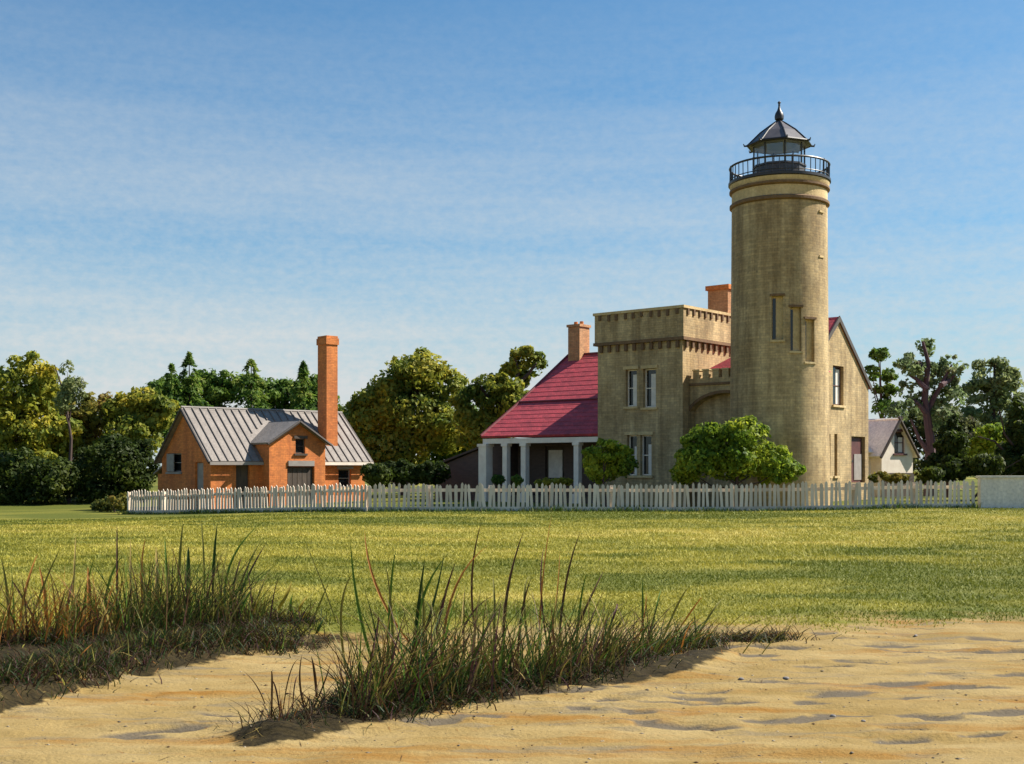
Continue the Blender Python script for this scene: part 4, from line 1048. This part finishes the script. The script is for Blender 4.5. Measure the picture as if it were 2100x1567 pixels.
# ------------------------------------------------------------------ shore grass
def blade_arrays(roots, dirs, length, width, bend, cols, rng, segs=5):
    """roots (n,3), lean direction (n,2), bend = how far the tip leans over, as a share of length"""
    n = len(roots); t = np.linspace(0, 1, segs + 1)
    az = rng.random(n) * math.pi
    side = np.stack([np.cos(az) * .9, np.sin(az) * .35, np.zeros(n)], -1); side /= np.linalg.norm(side, axis=1, keepdims=True)
    co = np.zeros((n, segs * 2 + 1, 3)); k = 0
    for i, u in enumerate(t):
        h = length * u * (1 - 0.25 * (np.abs(bend) * u) ** 2)
        o = length * bend * (0.35 * u + 0.65 * u ** 2.2)
        c = roots + np.stack([dirs[:, 0] * o, dirs[:, 1] * o, h], -1)
        w = (width * (1 - u) ** 0.75 * (0.75 + 0.6 * u if u < .5 else 1.05))[:, None]
        if i < segs: co[:, 2 * i] = c - side * w; co[:, 2 * i + 1] = c + side * w
        else: co[:, 2 * segs] = c
    fs = []
    for i in range(segs - 1): fs += [(2 * i, 2 * i + 1, 2 * i + 3), (2 * i, 2 * i + 3, 2 * i + 2)]
    fs.append((2 * segs - 2, 2 * segs - 1, 2 * segs)); fs = np.array(fs)
    fa = (np.arange(n)[:, None, None] * (2 * segs + 1) + fs[None]).reshape(-1, 3)
    cc = np.repeat(cols, 2 * segs + 1, 0)
    return co.reshape(-1, 3), fa, cc
BC = {'green': (0.085, 0.16, 0.016), 'dkgreen': (0.030, 0.062, 0.010), 'olive': (0.17, 0.16, 0.030), 'straw': (0.36, 0.26, 0.075), 'rust': (0.36, 0.14, 0.026), 'brown': (0.085, 0.045, 0.018), 'plum': (0.080, 0.030, 0.028), 'ochre': (0.26, 0.19, 0.020)}
def pick(rng, n, w):
    k = list(w); p = np.array([w[q] for q in k], float); p /= p.sum()
    c = np.array([BC[q] for q in k])[rng.choice(len(k), n, p=p)]
    return c * (0.7 + 0.6 * rng.random((n, 1)))
def clump(label, spine, spread, n, hfun, lean, mix, seed, tall=(), wid=.0065):
    """spine: list of (px,row) along the foot of the clump; hfun(px) -> tip row"""
    rng = np.random.default_rng(seed)
    pts = [ground_at(p, r, -0.05) for p, r in spine]
    base = pts[len(pts) // 2].copy(); base.z = zt(base.x, base.y)
    root = empty('grass_clump', base, 0, label, 'grass', 'shore grass clumps')
    seg = rng.random(n) * (len(pts) - 1); i0 = np.minimum(seg.astype(int), len(pts) - 2); f = seg - i0
    P_ = np.array([[p.x, p.y] for p in pts]); xy = P_[i0] * (1 - f)[:, None] + P_[i0 + 1] * f[:, None]
    # tussocks: draw roots towards a set of knots
    kn = rng.random(max(6, n // 28)) * (len(pts) - 1); near = kn[np.argmin(np.abs(seg[:, None] - kn[None]), 1)]
    j0 = np.minimum(near.astype(int), len(pts) - 2); g = near - j0
    kxy = P_[j0] * (1 - g)[:, None] + P_[j0 + 1] * g[:, None]
    xy = xy * .30 + kxy * .70 + rng.normal(size=(n, 2)) * np.array(spread)
    z = terrain(xy[:, 0], xy[:, 1])[0]
    r3 = np.stack([xy[:, 0], xy[:, 1], z - .02], -1)
    px = 1050 + xy[:, 0] / xy[:, 1] * FPX
    ztop = EYE + (HOR - np.array([hfun(q) for q in px])) / FPX * xy[:, 1]
    L = np.maximum(.10, (ztop - z)) * (0.22 + 0.80 * rng.random(n) ** 1.5)
    dr = rng.normal(size=(n, 2)) * np.array([1.1, .8]) + np.array([lean, 0]); bd_ = np.clip(np.linalg.norm(dr, axis=1) * .50, .05, 1.4)
    dr /= np.linalg.norm(dr, axis=1, keepdims=True)
    cols = pick(rng, n, mix)
    co, fa, cc = blade_arrays(r3 - np.array(base), dr, L, wid * (.45 + 1.3 * rng.random(n) ** 1.6), bd_, cols, rng)
    me = np_mesh('leaf_blades', co, fa, 3, M['blade']); cattr(me, cc)
    o = link_mesh('leaf_blades', me, None, root); o['kind'] = 'stuff'
    # dead thatch at the foot
    m = int(n * 3.2); s2 = rng.integers(0, n, m)
    rr2 = r3[s2] + np.concatenate([rng.normal(size=(m, 2)) * np.array([.13, .09]), np.zeros((m, 1))], 1)
    d2 = rng.normal(size=(m, 2)); d2 /= np.linalg.norm(d2, axis=1, keepdims=True)
    co, fa, cc = blade_arrays(rr2 - np.array(base), d2, .05 + .16 * rng.random(m), np.full(m, wid * 1.0), .6 + 1.2 * rng.random(m), pick(rng, m, {'brown': 4, 'dkgreen': 4, 'plum': 1, 'olive': .6}) * .6, rng, 3)
    me = np_mesh('thatch', co, fa, 3, M['blade']); cattr(me, cc)
    o = link_mesh('thatch', me, None, root); o['kind'] = 'stuff'
    # the long blades one can pick out
    for (rpx, rrow, mpx, mrow, tpx, trow, col, w) in tall:
        gp = ground_at(rpx, rrow, -0.08); d = gp.y; z0 = zt(gp.x, gp.y) - .02
        a = Vector((gp.x, d, z0)); b_ = at(mpx, mrow, d - .05); c = at(tpx, trow, d + random.uniform(-.12, .12))
        co = []; S = 9
        for i in range(S + 1):
            u = i / S
            p = a * (1 - u) ** 2 + (b_ * 2 - (a + c) * .5) * 2 * u * (1 - u) + c * u ** 2 - base
            ww_ = 1.35 * w * max(0.0, (1 - u)) ** .6 * (.7 + .6 * min(u * 2, 1))
            sd = Vector((1, .35, 0)).normalized() * ww_; fd = Vector((-.3, 1, 0)).normalized() * ww_ * .55
            if i < S: co += [p - sd, p + fd, p + sd]
            else: co.append(p)
        fs = []
        for i in range(S - 1):
            k = 3 * i; fs += [(k, k + 1, k + 4), (k, k + 4, k + 3), (k + 1, k + 2, k + 5), (k + 1, k + 5, k + 4)]
        k = 3 * (S - 1); fs += [(k, k + 1, k + 3), (k + 1, k + 2, k + 3)]
        me = np_mesh('blade', [tuple(v) for v in co], fs, 3, M['blade'])
        cattr(me, np.tile(np.array(BC[col]), (len(co), 1)))
        link_mesh('blade', me, None, root)
    return root
I = lambda xs, ys: (lambda p: float(np.interp(p, xs, ys)))
clump('orange and rust reed clump at the far left of the sandy bank', [(-60, 1330), (60, 1330), (140, 1325), (205, 1322)], (.10, .16), 620, I([-60, 40, 100, 160, 210], [1150, 1140, 1150, 1120, 1140]), .25, {'rust': 4, 'olive': 2, 'green': 2, 'plum': 1.5, 'straw': 1.5, 'brown': 2}, 71,
      [(20, 1300, 14, 1210, 2, 1142, 'olive', .013), (95, 1290, 92, 1220, 80, 1160, 'rust', .016), (40, 1290, 55, 1200, 78, 1134, 'rust', .012), (60, 1300, 90, 1200, 124, 1124, 'olive', .010), (130, 1290, 140, 1235, 150, 1185, 'plum', .014), (175, 1285, 176, 1215, 193, 1145, 'green', .012), (215, 1270, 225, 1190, 253, 1137, 'green', .013), (70, 1280, 40, 1215, 22, 1188, 'plum', .011), (185, 1290, 183, 1225, 180, 1160, 'rust', .022), (145, 1290, 152, 1170, 155, 1098, 'straw', .009)])
clump('tall dense dark green reed clump left of the middle', [(200, 1318), (300, 1310), (400, 1300), (520, 1292)], (.10, .17), 1350, I([200, 260, 340, 420, 500, 540], [1160, 1110, 1100, 1085, 1110, 1170]), .12, {'dkgreen': 5, 'green': 2, 'olive': 4, 'straw': 1.0, 'brown': 2.5, 'plum': 1}, 72,
      [(240, 1280, 240, 1170, 240, 1072, 'plum', .010), (295, 1270, 290, 1170, 300, 1098, 'rust', .010), (350, 1270, 342, 1170, 338, 1100, 'green', .012), (368, 1270, 368, 1160, 376, 1068, 'olive', .016), (440, 1270, 438, 1170, 446, 1072, 'dkgreen', .018), (462, 1270, 475, 1150, 540, 1070, 'green', .012), (470, 1280, 500, 1180, 540, 1100, 'olive', .010), (480, 1280, 500, 1200, 548, 1110, 'plum', .012), (420, 1270, 418, 1150, 412, 1064, 'olive', .010), (270, 1290, 268, 1190, 268, 1100, 'straw', .010), (385, 1285, 386, 1180, 386, 1120, 'dkgreen', .022), (320, 1290, 322, 1190, 320, 1120, 'straw', .020)])
clump('short mixed plum and ochre tuft right of the dark reed clump', [(490, 1292), (560, 1288), (640, 1290)], (.08, .10), 240, I([480, 540, 600, 660], [1170, 1190, 1210, 1210]), .35, {'plum': 3, 'ochre': 2, 'olive': 3, 'green': 1.5, 'brown': 2}, 73,
      [(560, 1275, 585, 1225, 598, 1192, 'ochre', .018), (612, 1272, 618, 1240, 633, 1220, 'ochre', .015), (598, 1270, 596, 1240, 600, 1218, 'green', .012), (480, 1280, 480, 1200, 497, 1140, 'plum', .011), (515, 1275, 530, 1220, 556, 1160, 'straw', .008), (690, 1290, 662, 1200, 620, 1098, 'olive', .006), (640, 1285, 655, 1240, 675, 1192, 'olive', .010), (648, 1310, 655, 1285, 669, 1260, 'dkgreen', .012)])
clump('large dark grass clump in the middle of the sand', [(705, 1452), (780, 1440), (870, 1425), (960, 1405), (1050, 1392)], (.09, .13), 950, I([680, 740, 800, 860, 940, 1000, 1060], [1260, 1230, 1180, 1170, 1180, 1190, 1200]), .20, {'dkgreen': 4, 'brown': 4, 'olive': 4, 'green': 2, 'plum': 1.5, 'straw': 1.6}, 74,
      [(778, 1380, 738, 1260, 718, 1104, 'green', .012), (850, 1320, 775, 1210, 748, 1086, 'rust', .012), (795, 1390, 800, 1230, 812, 1126, 'green', .010), (800, 1400, 805, 1290, 790, 1150, 'olive', .010), (975, 1300, 968, 1180, 988, 1068, 'brown', .010), (905, 1370, 930, 1215, 1006, 1116, 'rust', .010), (850, 1400, 860, 1250, 922, 1132, 'green', .012), (880, 1360, 905, 1250, 935, 1150, 'plum', .012), (840, 1400, 855, 1270, 872, 1140, 'dkgreen', .014), (745, 1400, 770, 1310, 776, 1262, 'brown', .010), (1035, 1370, 1038, 1230, 1076, 1084, 'brown', .012), (870, 1330, 868, 1240, 862, 1180, 'olive', .012), (930, 1360, 960, 1270, 1022, 1218, 'plum', .010), (1010, 1370, 1014, 1250, 1010, 1180, 'olive', .010), (710, 1360, 700, 1250, 726, 1172, 'olive', .010), (830, 1400, 880, 1270, 912, 1130, 'dkgreen', .010)])
clump('right leaning brown and green grass clump beside the middle clump', [(1060, 1390), (1140, 1380), (1220, 1365), (1290, 1345)], (.08, .12), 600, I([1040, 1120, 1200, 1300], [1190, 1185, 1180, 1215]), .45, {'brown': 4, 'dkgreen': 3, 'olive': 4, 'green': 2, 'plum': 1.5, 'straw': 1.8}, 75,
      [(1145, 1350, 1158, 1210, 1192, 1086, 'brown', .010), (1105, 1350, 1112, 1200, 1132, 1054, 'rust', .006), (1090, 1350, 1075, 1230, 1090, 1180, 'olive', .010), (1150, 1350, 1200, 1250, 1238, 1170, 'brown', .012), (1180, 1340, 1190, 1240, 1204, 1174, 'green', .010), (1130, 1350, 1110, 1220, 1116, 1120, 'plum', .008), (1120, 1350, 1140, 1240, 1148, 1130, 'rust', .006), (1225, 1340, 1260, 1260, 1264, 1240, 'plum', .010), (1060, 1360, 1070, 1260, 1090, 1185, 'brown', .010)])
clump('wind bent grass tuft trailing off to the right on the sand', [(1290, 1345), (1370, 1322), (1450, 1308)], (.08, .09), 420, I([1280, 1360, 1440, 1500], [1205, 1215, 1245, 1260]), 1.0, {'olive': 4, 'brown': 3, 'green': 3, 'dkgreen': 2, 'rust': 1}, 76,
      [(1318, 1310, 1318, 1250, 1318, 1184, 'green', .012), (1360, 1300, 1390, 1240, 1412, 1204, 'olive', .012), (1380, 1300, 1420, 1250, 1440, 1224, 'rust', .010), (1430, 1300, 1460, 1255, 1482, 1228, 'olive', .012), (1330, 1310, 1345, 1250, 1356, 1208, 'green', .010), (1300, 1320, 1320, 1270, 1325, 1215, 'rust', .008)])
clump('short dark tufts along the crest of the sandy bank at left', [(-50, 1405), (60, 1392), (160, 1372), (240, 1345), (330, 1328), (450, 1318), (600, 1308)], (.16, .24), 2300, I([-60, 100, 260, 400, 620], [1345, 1330, 1285, 1275, 1270]), .2, {'dkgreen': 4, 'brown': 4, 'olive': 4, 'straw': 1.5, 'green': 1}, 78,
      [(40, 1400, 52, 1370, 70, 1335, 'olive', .008), (150, 1380, 165, 1345, 190, 1320, 'rust', .008)])
clump('low flattened grass runners lying on the sand, farthest right of the tufts', [(1478, 1304), (1550, 1300), (1620, 1298)], (.10, .07), 170, I([1470, 1560, 1660], [1262, 1272, 1276]), 2.2, {'olive': 4, 'brown': 4, 'dkgreen': 3, 'straw': 1}, 79,
      [(1500, 1300, 1560, 1272, 1640, 1254, 'brown', .007), (1520, 1330, 1555, 1300, 1590, 1270, 'olive', .008), (1560, 1328, 1600, 1300, 1652, 1272, 'olive', .007), (1490, 1290, 1520, 1262, 1534, 1256, 'olive', .007)])
clump('sparse thin brown twigs on the sand left of the middle clump', [(545, 1480), (600, 1475), (665, 1465)], (.06, .06), 46, I([540, 600, 680], [1390, 1360, 1350]), .25, {'brown': 4, 'plum': 3, 'rust': 1}, 77,
      [(556, 1480, 558, 1400, 556, 1376, 'brown', .006), (545, 1430, 525, 1405, 498, 1376, 'brown', .004), (580, 1440, 595, 1380, 615, 1350, 'brown', .004), (628, 1470, 615, 1400, 620, 1340, 'brown', .006), (575, 1460, 565, 1410, 552, 1395, 'plum', .005), (650, 1420, 645, 1380, 638, 1345, 'brown', .009), (600, 1440, 605, 1400, 614, 1386, 'plum', .004), (640, 1450, 665, 1400, 678, 1358, 'brown', .005)], wid=.0035)

# mown turf: short blades thick enough to break up the lawn's surface
rng = np.random.default_rng(99)
nb = 230000
yy = 10.5 * (46.0 / 10.5) ** rng.random(nb); xx = (rng.random(nb) * 2 - 1) * (0.44 * yy + .5)
_, tt_, so_ = terrain(xx, yy)
edge_n = fbm(xx * .8, yy * 2.6, 4)
keep = rng.random(nb) < np.clip((tt_ * 2.0 - 1.75 + edge_n * 1.9 - .2) * 1.4, 0, 1) * np.clip(1.25 - 1.6 * so_, 0.03, 1)
xx, yy = xx[keep], yy[keep]; nb = len(xx)
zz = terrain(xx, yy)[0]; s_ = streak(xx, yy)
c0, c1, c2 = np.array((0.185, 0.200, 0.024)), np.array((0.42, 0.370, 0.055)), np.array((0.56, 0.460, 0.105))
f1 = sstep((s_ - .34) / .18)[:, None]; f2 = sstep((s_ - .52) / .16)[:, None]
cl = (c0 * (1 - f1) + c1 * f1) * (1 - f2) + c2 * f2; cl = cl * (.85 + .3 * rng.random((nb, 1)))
dd2 = rng.normal(size=(nb, 2)); dd2 /= np.linalg.norm(dd2, axis=1, keepdims=True)
co, fa, cc = blade_arrays(np.stack([xx, yy, zz - .01], -1), dd2, (.024 + .036 * rng.random(nb) ** 1.5) * (1 + .3 * (yy > 20)), .004 + .00035 * yy, .3 + .7 * rng.random(nb), cl, rng, 2)
me = np_mesh('lawn_grass', co, fa, 3, M['blade']); cattr(me, cc)
lg = link_mesh('lawn_grass', me, None); tag(lg, 'short yellow green turf of the mown lawn', 'grass', None, 'stuff')

# ------------------------------------------------------------------ pebbles on the sand
def pebble(label, px, row, r, seed):
    rr = random.Random(seed); bm = bmesh.new(); bmesh.ops.create_icosphere(bm, subdivisions=2, radius=1)
    for v in bm.verts:
        k = 1 + .12 * math.sin(v.co.x * 3 + seed) + .10 * math.sin(v.co.y * 4 - seed) + rr.uniform(-.03, .03)
        v.co = Vector((v.co.x * r * 1.35 * k, v.co.y * r * k, v.co.z * r * .6 * k))
    me = bpy.data.meshes.new('pebble'); bm.to_mesh(me); bm.free()
    for p in me.polygons: p.use_smooth = True
    g = ground_at(px, row, -.2); o = link_mesh('pebble', me, M['pebble']); o.location = (g.x, g.y, zt(g.x, g.y) + r * .2); o.rotation_euler = (0, 0, rr.random() * 3)
    tag(o, label, 'stone', 'pebbles on the sand')
pebble('grey pebble alone on the sand, nearest the grass', 1520, 1416, 0.020, 1)
pebble('flat grey pebble right of the lone pebble on the sand', 1612, 1412, 0.024, 2)
pebble('small dark pebble lowest on the right of the sand', 1770, 1502, 0.014, 3)
pebble('rounded grey pebble left of the lowest small pebble', 1708, 1490, 0.020, 4)
pebble('dark pebble farthest back near the lawn edge', 1878, 1322, 0.022, 5)

# ------------------------------------------------------------------ dark grass standing in for the shadow line under the fence, grit on the sand
rng = np.random.default_rng(123)
pa = []
for A_, B_, k in ((FA, FM, 2600), (FM, FB, 4600)):
    u = rng.random(k); dv = B_ - A_; nr = Vector((dv.y, -dv.x, 0)).normalized(); off = .12 + np.abs(rng.normal(size=k)) * .22
    pa.append(np.stack([A_.x + dv.x * u + nr.x * off, A_.y + dv.y * u + nr.y * off], -1))
pa = np.concatenate(pa); k = len(pa)
h = (.06 + .20 * rng.random(k) ** 2) * (.5 + 1.0 * vnoise(pa[:, 0] * .7, pa[:, 1] * .7))
d2 = rng.normal(size=(k, 2)); d2 /= np.linalg.norm(d2, axis=1, keepdims=True)
co, fa, cc = blade_arrays(np.concatenate([pa, (terrain(pa[:, 0], pa[:, 1])[0] - .02)[:, None]], 1), d2, h, np.full(k, .014), .3 + .6 * rng.random(k), pick(rng, k, {'dkgreen': 5, 'green': 3, 'olive': 2}), rng, 3)
me = np_mesh('shadow_line_grass', co, fa, 3, M['blade']); cattr(me, cc)
tag(link_mesh('shadow_line_grass', me, None), 'uneven dark green grass standing in for the shadow line along the foot of the fence', 'grass', None, 'stuff')
k = 1500
gy = 6.8 + 6.2 * rng.random(k); gx = (rng.random(k) * 2 - 1) * .46 * gy
gzz, gtt, _ = terrain(gx, gy); ok = gtt < .35; gx, gy, gzz = gx[ok], gy[ok], gzz[ok]; k = len(gx)
oc = np.array([(1, 0, 0), (0, 1, 0), (-1, 0, 0), (0, -1, 0), (0, 0, 1), (0, 0, -1)], float)
of = np.array([(0, 1, 4), (1, 2, 4), (2, 3, 4), (3, 0, 4), (1, 0, 5), (2, 1, 5), (3, 2, 5), (0, 3, 5)])
sz = (.003 + .009 * rng.random(k) ** 3)[:, None, None] * (np.array([1.5, 1, .6]) * (.6 + .8 * rng.random((k, 6, 1))))
co = np.stack([gx, gy, gzz + .001], -1)[:, None] + oc[None] * sz
fa = (np.arange(k)[:, None, None] * 6 + of[None]).reshape(-1, 3)
cl = np.array([(.20, .17, .14), (.10, .085, .07), (.42, .36, .27), (.13, .07, .035)])[rng.integers(0, 4, k)]
me = np_mesh('grit', co.reshape(-1, 3), fa, 3, M['blade']); cattr(me, np.repeat(cl, 6, 0))
tag(link_mesh('grit', me, None), 'fine grit and shell bits scattered on the sand', 'grit', None, 'stuff')

k = 900
i0 = rng.integers(0, len(MOUND) - 1, k); f = rng.random(k)
mp = np.array(MOUND); base_ = mp[i0] * (1 - f)[:, None] + mp[i0 + 1] * f[:, None]
p2 = base_ + rng.normal(size=(k, 2)) * np.array([.55, .42]) + np.array([0, -.15])
h2 = k // 3
p2[:h2] = np.stack([-4.6 + 3.0 * rng.random(h2), np.zeros(h2)], -1); p2[:h2, 1] = yedge(p2[:h2, 0]) - .1 + rng.normal(size=h2) * .35
z2 = terrain(p2[:, 0], p2[:, 1])[0]
d2 = rng.normal(size=(k, 2)); d2 /= np.linalg.norm(d2, axis=1, keepdims=True)
L2 = .012 + .02 * rng.random(k)
co, fa, cc = blade_arrays(np.concatenate([p2, (z2 - .001)[:, None]], 1), d2, L2, np.full(k, .003), 3 + 5 * rng.random(k), pick(rng, k, {'straw': 4, 'brown': 4, 'rust': 1}), rng, 4)
zc_ = terrain(co[:, 0], co[:, 1])[0]; co[:, 2] = zc_ + np.clip(co[:, 2] - zc_, .002, .02)
me = np_mesh('straw_litter', co, fa, 3, M['blade']); cattr(me, cc)
tag(link_mesh('straw_litter', me, None), 'loose dry straw lying on the sand round the grass clumps', 'straw', None, 'stuff')
